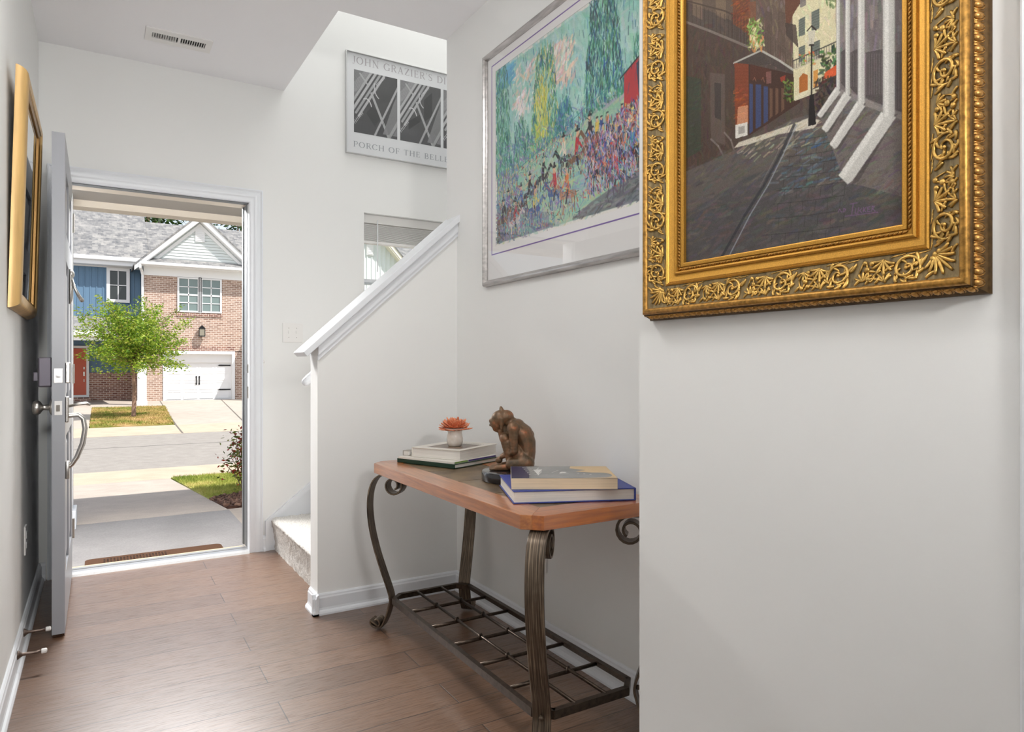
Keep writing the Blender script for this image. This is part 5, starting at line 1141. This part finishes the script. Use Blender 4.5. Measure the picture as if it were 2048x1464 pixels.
# doormat on the porch
MTX, MTY = .32, 4.745
M_coir = plain('brown_coir', rgb(82, 52, 28), .95, 0, 420, .5, .8)
m = MB(); o4 = []
for cx_, cy_, a0 in ((.72-.04, 5.07-.04, 0), (-.07+.04, 5.07-.04, 90), (-.07+.04, 4.48+.04, 180), (.72-.04, 4.48+.04, 270)):
    for k in range(5): a = math.radians(a0+k*22.5); o4.append((cx_+.04*math.cos(a), cy_+.04*math.sin(a)))
m.prism(o4, -.1498, -.128, 'z'); mat_o = tag(m.build('doormat', M_coir, loc=(MTX, MTY, -.15)), 'brown coir doormat lying outside the open front door', 'doormat')
m = MB()
for k in range(20):
    for j in range(4): m.box(.03+.018*k, .040+.018*k, 4.90+.035*j, 4.916+.035*j, -.1275, -.1262)
m.build('mat_pattern', plain('dark_mat_print', rgb(40, 26, 18), .95), mat_o)

# own porch: soffit, beam, column; the house wall and eave above shade it
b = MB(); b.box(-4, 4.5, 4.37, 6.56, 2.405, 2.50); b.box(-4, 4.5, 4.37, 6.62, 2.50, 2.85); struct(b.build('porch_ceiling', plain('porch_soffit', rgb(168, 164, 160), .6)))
b = MB(); b.box(-4, 4.5, 6.40, 6.56, 2.352, 2.405); struct(b.build('porch_beam', M_tan))
b = MB(); b.box(-5, 6.5, 3.2, 4.82, 5.95, 6.10); struct(b.build('eave', M_trim))
pcn = thing('porch_column', 'square white porch column standing at the slab edge left of the door', 'column', (-.30, 6.3, -.15))
m = MB(); m.box(-.45, -.165, 6.18, 6.40, -.0, 2.405); m.build('shaft', M_trim, pcn)
m = MB(); m.box(-.475, -.142, 6.155, 6.445, -.15, -.01, bev=.006); m.build('plinth', M_trim, pcn)

# leaves
def leaf_cloud(name, centers, size, cols, parent, seed, flat_=.5):
    rs = np.random.RandomState(seed); n_ = len(centers); C_ = np.asarray(centers)
    d = rs.normal(size=(n_, 3)); d[:, 2] = d[:, 2]*flat_; d /= np.linalg.norm(d, axis=1)[:, None]; e = rs.normal(size=(n_, 3)); e -= d*(e*d).sum(1)[:, None]; e /= np.linalg.norm(e, axis=1)[:, None]
    L_ = size*rs.uniform(.7, 1.3, (n_, 1)); W_ = L_*.42
    V = np.stack([C_-d*L_/2, C_-e*W_/2, C_+d*L_/2, C_+e*W_/2], 1).reshape(-1, 3); F = np.arange(n_*4).reshape(-1, 4)
    mm = NT(name+'_leaf'); g = mm.new('NewGeometry'); mm.color(mm.ramp(g.outputs['Random Per Island'], [(i/(len(cols)-1), c) for i, c in enumerate(cols)])); mm.set(Roughness=.5)
    tr = mm.new('BsdfTranslucent'); mx = mm.new('MixShader'); mx.inputs[0].default_value = .35; tr.inputs[0].default_value = tuple(x*1.0 for x in cols[len(cols)//2][:3])+(1,)
    mm.l.new(mm.b.outputs[0], mx.inputs[1]); mm.l.new(tr.outputs[0], mx.inputs[2]); mm.l.new(mx.outputs[0], mm.n['Material Output'].inputs[0])
    return mesh_from(name, V.tolist(), F.tolist(), mm.m, parent)
M_bark = plain('tree_bark', rgb(140, 112, 96), .9, 0, 12, .3, .4, (1, 1, .2))
tr_ = thing('street_tree', 'young yellow green tree on the lawn across the street', 'tree', (.88, 22.5, -.41))
def street_tree():
    rs = random.Random(5); base = Vector((.88, 22.5, -.41)); crown = Vector((.86, 22.5, 1.0)); L_ = []
    tk = MB(); tk.tube([base-Vector((0, 0, .05)), base+Vector((0, 0, .12)), base+Vector((.02, 0, .8)), crown, crown+Vector((.02, 0, .7))], [.085, .062, .052, .045, .03], 10); 
    br = MB()
    for k in range(165):
        az = rs.uniform(0, 6.283); el = math.asin(rs.uniform(-.12, 1)) ; d = Vector((math.cos(az)*math.cos(el), math.sin(az)*math.cos(el), math.sin(el)))
        s0 = crown + Vector((0, 0, rs.uniform(-.05, .8)))
        ln = (1.34 if el < .9 else 1.42)*rs.uniform(.72, 1.22)*(1.12-.25*abs(el-.5)); tip = s0+d*ln+Vector((0, 0, .16 if el > .2 else -.05))
        midp = s0.lerp(tip, .5)+Vector((rs.uniform(-.1, .1), rs.uniform(-.1, .1), rs.uniform(0, .12)))
        if k % 3 == 0: br.tube([s0, midp, tip], [.014, .009, .003], 5)
        n_ = 105
        for i in range(n_):
            t = rs.random()**.75; t = .12+.88*t; p = (s0*(1-t)*(1-t)+midp*2*t*(1-t)+tip*t*t); sp = .20*(1-t)+.05
            L_.append((p.x+rs.gauss(0, sp), p.y+rs.gauss(0, sp), p.z+rs.gauss(0, sp*.8)))
    tk.build('trunk', M_bark, tr_, smooth=True); br.build('branches', M_bark, tr_)
    leaf_cloud('foliage', L_, .085, [rgb(58, 92, 16), rgb(88, 124, 24), rgb(128, 158, 38), rgb(164, 184, 60), rgb(190, 190, 88)], tr_, 2)
street_tree()
def big_tree(x, y, h, r, lbl, seed, cols):
    t = thing('background_tree', lbl, 'tree', (x, y, -.5), 'trees behind the houses'); rs = random.Random(seed); L_ = []
    tk = MB(); tk.tube([(x, y, -.5), (x+.1, y, h*.4), (x, y, h*.8)], [.35, .25, .1], 8)
    for k in range(26):
        a = rs.uniform(0, 6.28); z = rs.uniform(.4, .95)*h; q = Vector((x+math.cos(a)*r*rs.uniform(.3, .9), y+math.sin(a)*r*rs.uniform(.3, .9), z)); tk.tube([(x, y, z*.75), q], [.09, .03], 5)
        for i in range(170): L_.append((q.x+rs.gauss(0, r*.26), q.y+rs.gauss(0, r*.26), q.z+rs.gauss(0, r*.24)))
    tk.build('trunk', M_bark, t); leaf_cloud('foliage', L_, .34, cols, t, seed)
dk = [rgb(30, 48, 22), rgb(52, 78, 30), rgb(84, 112, 48)]
big_tree(2.4, 52, 14, 3.0, 'dark leafy tree rising behind the dividing line of the two roofs', 1, dk); big_tree(9.0, 54, 13.5, 2.9, 'dark leafy tree rising behind the right end of the garage house roof', 2, dk)
big_tree(-5, 58, 14, 3.0, 'dark leafy tree behind the left roof', 3, dk); big_tree(17.0, 52, 14.5, 3.2, 'bright leafy tree behind the white gabled house', 4, [rgb(50, 78, 30), rgb(90, 124, 44), rgb(130, 160, 70)]); big_tree(28.0, 56, 14, 3.4, 'bright leafy tree farther right of the white gabled house', 6, [rgb(50, 78, 30), rgb(90, 124, 44), rgb(130, 160, 70)])
sh = thing('shrub', 'red and green leafed shrub in the mulch bed by the driveway', 'shrub', (1.40, 7.85, gz(7.85)))
def shrub():
    rs = random.Random(12); st_ = MB(); A_, B_ = [], []; z0 = gz(7.85)
    for k in range(22):
        a = rs.uniform(0, 6.28); r = rs.uniform(.03, .24); tip = Vector((1.40+math.cos(a)*r, 7.85+math.sin(a)*r, z0+rs.uniform(.22, .58))); b0 = Vector((1.40+math.cos(a)*.05, 7.85+math.sin(a)*.05, z0-.02)); st_.tube([b0, b0.lerp(tip, .5)+Vector((0, 0, .05)), tip], [.006, .005, .003], 5)
        for i in range(30): (A_ if rs.random() < .62 else B_).append((tip.x+rs.gauss(0, .055), tip.y+rs.gauss(0, .055), tip.z+rs.gauss(0, .075)-.03))
    st_.build('stems', M_bark, sh); leaf_cloud('foliage', A_, .052, [rgb(46, 66, 24), rgb(96, 110, 40), rgb(140, 140, 60)], sh, 5)
    r_ = leaf_cloud('red_foliage', B_, .052, [rgb(84, 26, 20), rgb(150, 48, 32), rgb(190, 92, 56)], sh, 6); r_['label'] = 'red leaves'
shrub()

# ---------------- houses across the street
def brick_mat(name, c1, c2, mo, ax='x'):
    m = NT(name); tc = m.new('TexCoord'); sp = m.new('SeparateXYZ'); cb = m.new('CombineXYZ'); m.l.new(tc.outputs['Object'], sp.inputs[0]); m.l.new(sp.outputs['X'], cb.inputs[0]); m.l.new(sp.outputs['Z'], cb.inputs[1])
    bt = m.new('TexBrick'); 
    for k, x in (('Color1', c1), ('Color2', c2), ('Mortar', mo), ('Scale', 1), ('Mortar Size', .012), ('Mortar Smooth', .1), ('Bias', -.1), ('Brick Width', .215), ('Row Height', .082)): bt.inputs[k].default_value = x
    m.l.new(cb.outputs[0], bt.inputs['Vector']); m.color(bt.outputs['Color']); m.set(Roughness=.9); return m.m
M_brick = brick_mat('tan_pink_brick', rgb(140, 112, 98), rgb(180, 152, 136), rgb(204, 190, 178)); M_brick2 = brick_mat('red_brown_brick', rgb(124, 84, 74), rgb(168, 128, 112), rgb(206, 190, 178))
def shingle_mat(name):
    m = NT(name); tc = m.new('TexCoord'); sp = m.new('SeparateXYZ'); cb = m.new('CombineXYZ'); m.l.new(tc.outputs['Object'], sp.inputs[0]); m.l.new(sp.outputs['X'], cb.inputs[0]); m.l.new(sp.outputs['Z'], cb.inputs[1])
    bt = m.new('TexBrick')
    for k, x in (('Color1', (0, 0, 0, 1)), ('Color2', (1, 1, 1, 1)), ('Mortar', (.3, .3, .3, 1)), ('Scale', 1), ('Mortar Size', .004), ('Bias', 0), ('Brick Width', .22), ('Row Height', .085)): bt.inputs[k].default_value = x
    m.l.new(cb.outputs[0], bt.inputs['Vector']); f = m.noise(cb.outputs[0], 5, 5, .7)
    c = m.ramp(bt.outputs['Color'], [(0, rgb(84, 86, 90)), (.5, rgb(128, 128, 128)), (1, rgb(158, 156, 152))]); m.color(m.mix(.45, c, m.ramp(f, [(.3, rgb(70, 74, 82)), (.6, rgb(150, 148, 145))]))); m.set(Roughness=.95); return m.m
M_shingle = shingle_mat('grey_roof_shingle')
M_bluesid = plain('blue_siding', rgb(94, 124, 150), .55); M_whites = plain('white_siding', rgb(214, 220, 218), .55); M_htrim = plain('white_house_trim', (.80, .80, .80, 1), .5)
M_blindp = plain('window_with_blinds', rgb(112, 128, 126), .12, 0, 0, coat=.4)
def roof_slab(m, x0, x1, ya, za, yb, zb, t=.14):
    m.prism([(ya, za), (yb, zb), (yb, zb-t), (ya, za-t)], x0, x1, 'x')
def house_window(h, x0, x1, z0, z1, y, pane, cols, rows, mullion=None, w_=.09):
    wf = MB(); frame_box(wf, x0, x1, z0, z1, w_, y-.06, y+.04)
    f = wf.build('window', M_htrim, h); p = MB(); p.box(x0+w_, x1-w_, y-.005, y+.01, z0+w_, z1-w_); p.build('pane', pane, f); g = MB()
    for k in range(1, cols): x = x0+w_+(x1-x0-2*w_)*k/cols; g.box(x-.018, x+.018, y-.03, y, z0+w_, z1-w_)
    for k in range(1, rows): z = z0+w_+(z1-z0-2*w_)*k/rows; hh = .035 if rows == 4 and k == 2 else .018; g.box(x0+w_, x1-w_, y-.03, y, z-hh, z+hh)
    g.build('grille', M_htrim, f); return f
# blue house on the left
hb = thing('house', 'blue board and batten house with orange front door across the street', 'house', (-3, 35, -.41))
m = MB(); m.box(-8, 1.66, 35, 38.6, .80, 5.55)
for k in range(34): x = 1.60-k*.235; m.box(x-.022, x+.022, 34.975, 35, .80, 5.55)
m.build('blue_wall', M_bluesid, hb)
m = MB(); m.box(-8, 1.66, 34.96, 38, -.45, .80); m.build('brick_base', M_brick2, hb)
m = MB(); roof_slab(m, -8.2, 1.96, 34.42, 5.80, 38.75, 8.70); roof_slab(m, -8.2, 1.96, 43.0, 5.80, 38.75, 8.70); m.build('roof', M_shingle, hb)
m = MB(); m.box(-8.2, 1.64, 34.34, 34.46, 5.66, 5.84, bev=.03); m.build('gutter', M_htrim, hb)
m = MB(); m.box(-8.2, 1.62, 34.46, 34.60, 5.48, 5.70); m.box(-8.2, 1.62, 34.5, 35.0, 5.47, 5.52); m.box(-8, 1.62, 34.94, 35.0, 5.42, 5.50); m.build('eave_board', M_htrim, hb)
house_window(hb, .32, 1.21, 3.90, 5.42, 34.96, M_darkpane, 2, 2, w_=.13)
fdr = MB(); fdr.box(-1.35, -.43, 34.90, 34.97, -.16, 1.85); fdr = fdr.build('front_door', plain('orange_red_door', rgb(196, 92, 66), .45), hb)
m = MB(); frame_box(m, -1.47, -.33, -.26, 1.96, .10, 34.89, 34.97); m.build('door_frame', M_htrim, fdr)
m = MB(); m.box(-.54, -.49, 34.86, 34.90, .95, 1.05); m.box(-.545, -.485, 34.84, 34.90, .66, .84); m.box(-.53, -.50, 34.86, 34.90, .40, .52); m.build('handle', M_nickel, fdr)
m = MB(); m.box(-1.5, -.25, 34.6, 34.96, -.45, -.28); m.build('step', M_brick2, hb)
m = MB(); roof_slab(m, -8, 1.64, 29.7, 2.42, 35.0, 3.25, .10); m.build('porch_roof', M_shingle, hb)
m = MB(); m.box(-8, 1.62, 29.62, 29.74, 2.20, 2.40, bev=.02); m.box(-8, 1.62, 29.75, 30.0, 2.04, 2.30); m.build('porch_fascia', M_htrim, hb)
m = MB(); m.box(1.29, 1.60, 29.75, 30.05, -.42, 2.05); m.box(1.27, 1.62, 29.73, 30.07, -.42, -.24); m.build('porch_column', M_htrim, hb)
# brick garage house
hg = thing('house', 'tan brick house with white gable and white garage door across the street', 'house', (3.9, 33, -.41))
m = MB(); GXa, GXb = 2.47, 5.18
m.box(1.66, GXa-.08, 33, 38, -.45, 1.75); m.box(GXb+.12, 6.3, 33, 38, -.45, 1.75); m.box(1.66, 6.3, 33, 38, 1.72, 5.02); m.box(GXa-.08, GXb+.12, 33.35, 38, -.45, 1.75)
m.build('brick_wall', M_brick, hg)
m = MB()
for k in range(40): m.box(GXa-.1+k*.0735, GXa-.1+k*.0735+.062, 32.975, 33.01, 1.76, 1.97)
for k in range(24): m.box(2.93+k*.0765, 2.93+k*.0765+.066, 32.95, 33.01, 3.28, 3.40)
m.build('soldier_course', M_brick2, hg)
m = MB(); m.box(1.66, 6.3, 32.93, 33.02, 4.96, 5.36); m.build('frieze', M_htrim, hg)
m = MB(); m.prism([(32.45, 5.42), (33.0, 5.72), (33.0, 5.36), (32.45, 5.36)], 1.55, 6.34, 'x'); m.build('skirt_roof', M_shingle, hg)
m = MB(); m.box(1.48, 6.36, 32.36, 32.48, 5.34, 5.46, bev=.02); m.box(1.5, 6.34, 32.48, 32.95, 5.32, 5.36); m.build('gutter', M_htrim, hg)
m = MB(); ap = (3.84, 7.62); hw = 2.42; sl = .94
m.prism([(ap[0]-hw, 5.40), (ap[0]+hw, 5.40), (ap[0], 5.40+hw*sl)], 33.0, 37, 'y')
for k in range(16):
    z = 5.62+k*.125; hx = hw-(z-5.40)/sl-.03
    if hx > .05: m.prism([(ap[0]-hx, z), (ap[0]+hx, z), (ap[0]+hx-.08, z+.11), (ap[0]-hx+.08, z+.11)], 32.985-.0, 33.0, 'y'); m.box(ap[0]-hx, ap[0]+hx, 32.968, 33.0, z, z+.022)
m.build('gable_siding', M_whites, hg)
m = MB()
for sg in (-1, 1):
    P0, P1 = (ap[0]+sg*(hw+.12), 5.40-.12*sl+.06), (ap[0], 5.40+hw*sl+.06)
    m.prism([P0, P1, (P1[0], P1[1]-.30), (P0[0]-sg*.0, P0[1]-.24)], 32.62, 32.70, 'y'); m.prism([(P0[0]-sg*.25, P0[1]-.02), (P1[0], P1[1]-.27), (P1[0], P1[1]-.31), (P0[0]-sg*.25, P0[1]-.06)], 32.66, 33.0, 'y')
    m.prism([(P0[0]-sg*.42, P0[1]+.02), (P1[0], P1[1]-.37), (P1[0], P1[1]-.55), (P0[0]-sg*.55, P0[1]-.02)], 32.94, 33.0, 'y')
m.build('rake_board', M_htrim, hg)
m = MB()
for sg in (-1, 1):
    P0, P1 = (ap[0]+sg*(hw+.16), 5.40-.16*sl+.10), (ap[0], 5.40+hw*sl+.10)
    m.prism([P0, P1, (P1[0], P1[1]-.07), (P0[0], P0[1]-.07)], 32.58, 37.6, 'y')
roof_slab(m, 1.97, 8.3, 33.4, 5.05, 38.05, 8.16); m.build('roof', M_shingle, hg)
m = MB(); m.box(3.66, 4.04, 32.93, 33.0, 6.56, 7.20)
for k in range(7): m.box(3.70, 4.00, 32.915, 32.94, 6.62+k*.08, 6.66+k*.08)
m.build('gable_vent', M_htrim, hg)
house_window(hg, 2.95, 3.83, 3.44, 4.97, 32.99, M_blindp, 2, 4, w_=.07); house_window(hg, 3.87, 4.74, 3.44, 4.97, 32.99, M_blindp, 2, 4, w_=.07)
m = MB(); m.box(3.79, 3.91, 32.93, 33.0, 3.42, 4.99); m.build('window_mullion', M_htrim, hg)
m = MB(); m.box(GXa-.08, GXa, 32.96, 33.4, -.42, 1.75); m.box(GXb, GXb+.12, 32.96, 33.4, -.42, 1.75); m.box(GXa, GXb, 32.96, 33.4, 1.62, 1.75); m.build('garage_frame', M_htrim, hg)
gd = MB(); gd.box(GXa, GXb, 33.30, 33.36, -.42, 1.24); gd.box(GXa, GXb, 33.22, 33.36, 1.24, 1.63)
for r in range(4):
    for c in range(4):
        x0 = GXa+.10+c*(GXb-GXa-.1)/4; z0 = -.36+r*.405
        frame_box(gd, x0, x0+.56, z0, z0+.33, .035, 33.285, 33.305)
for r in range(1, 4): gd.box(GXa, GXb, 33.296, 33.30, -.42+r*.412-.006, -.42+r*.412+.006)
gd = gd.build('garage_door', plain('white_garage_door', (.83, .83, .83, 1), .4), hg)
for x in (3.74, 3.86):
    k = MB(); k.tube([(x, 33.29, .30), (x, 33.24, .33), (x, 33.24, .57), (x, 33.29, .60)], .022, 6); k.box(x-.03, x+.03, 33.275, 33.3, .26, .34); k.box(x-.03, x+.03, 33.275, 33.3, .56, .64); k.build('handle', M_black, gd)
for z in (.03, 1.12):
    k = MB(); k.prism([(4.62, z), (4.70, z+.03), (5.16, z+.025), (5.16, z-.025), (4.70, z-.03)], 33.27, 33.30, 'y'); k.build('strap_hinge', M_black, gd)
ln_ = MB(); ln_.box(3.79, 4.02, 32.70, 32.90, 2.42, 2.72)
ln_ = ln_.build('lantern', plain('lantern_glass', (.25, .23, .18, 1), .2), hg); m = MB(); m.prism([(3.75, 2.72), (4.06, 2.72), (3.905, 2.88)], 32.68, 32.92, 'y'); m.box(3.77, 4.04, 32.68, 32.92, 2.38, 2.42); m.box(3.88, 3.93, 32.88, 33.0, 2.55, 2.62)
for x in (3.79, 4.02): m.box(x-.012, x+.012, 32.69, 32.72, 2.42, 2.72)
m.build('lantern_cage', M_black, ln_)
m = MB(); m.tube([(1.50, 32.42, 5.36), (1.50, 32.42, 5.22), (1.58, 32.78, 5.10), (1.62, 32.93, 4.95), (1.62, 32.93, -.35)], .055, 8); m.build('downspout', M_htrim, hg)
# white gabled house farther right, seen through the stair window
hw3 = thing('house', 'white board and batten house with gable vent seen through the stair window', 'house', (12, 33, -.41))
m = MB(); ax_, az_, hwd, s3 = 11.5, 8.30, 2.75, 1.08
m.box(ax_-hwd, ax_+hwd, 33, 38, -.45, az_-hwd*s3); m.prism([(ax_-hwd, az_-hwd*s3), (ax_+hwd, az_-hwd*s3), (ax_, az_)], 33, 38, 'y')
for k in range(-11, 12): x = ax_+k*.235; m.box(x-.022, x+.022, 32.965, 33, 0, az_-abs(k*.235)*s3-.03)
m.build('white_wall', M_whites, hw3)
m = MB()
for sg in (-1, 1):
    P0, P1 = (ax_+sg*(hwd+.3), az_-(hwd+.3)*s3+.12), (ax_, az_+.12)
    m.prism([P0, P1, (P1[0], P1[1]-.34), (P0[0], P0[1]-.34)], 32.50, 32.58, 'y'); m.prism([(P0[0], P0[1]-.26), (P1[0], P1[1]-.26), (P1[0], P1[1]-.30), (P0[0], P0[1]-.30)], 32.5, 33, 'y')
m.build('rake_board', plain('cream_trim', rgb(226, 220, 204), .5), hw3)
m = MB()
for sg in (-1, 1):
    P0, P1 = (ax_+sg*(hwd+.34), az_-(hwd+.34)*s3+.18), (ax_, az_+.18); m.prism([P0, P1, (P1[0], P1[1]-.07), (P0[0], P0[1]-.07)], 32.46, 39, 'y')
roof_slab(m, ax_+.5, 22, 34.4, 5.3, 38.5, 8.2); m.build('roof', M_shingle, hw3)
m = MB(); m.box(11.45, 11.80, 32.92, 32.97, 6.62, 7.24)
for k in range(7): m.box(11.48, 11.77, 32.90, 32.93, 6.68+k*.075, 6.715+k*.075)
m.build('gable_vent', M_htrim, hw3)
m = MB(); m.box(6.35, 8.7, 30.4, 33, -.45, 3.75); m.build('porch_wing', M_whites, hw3)
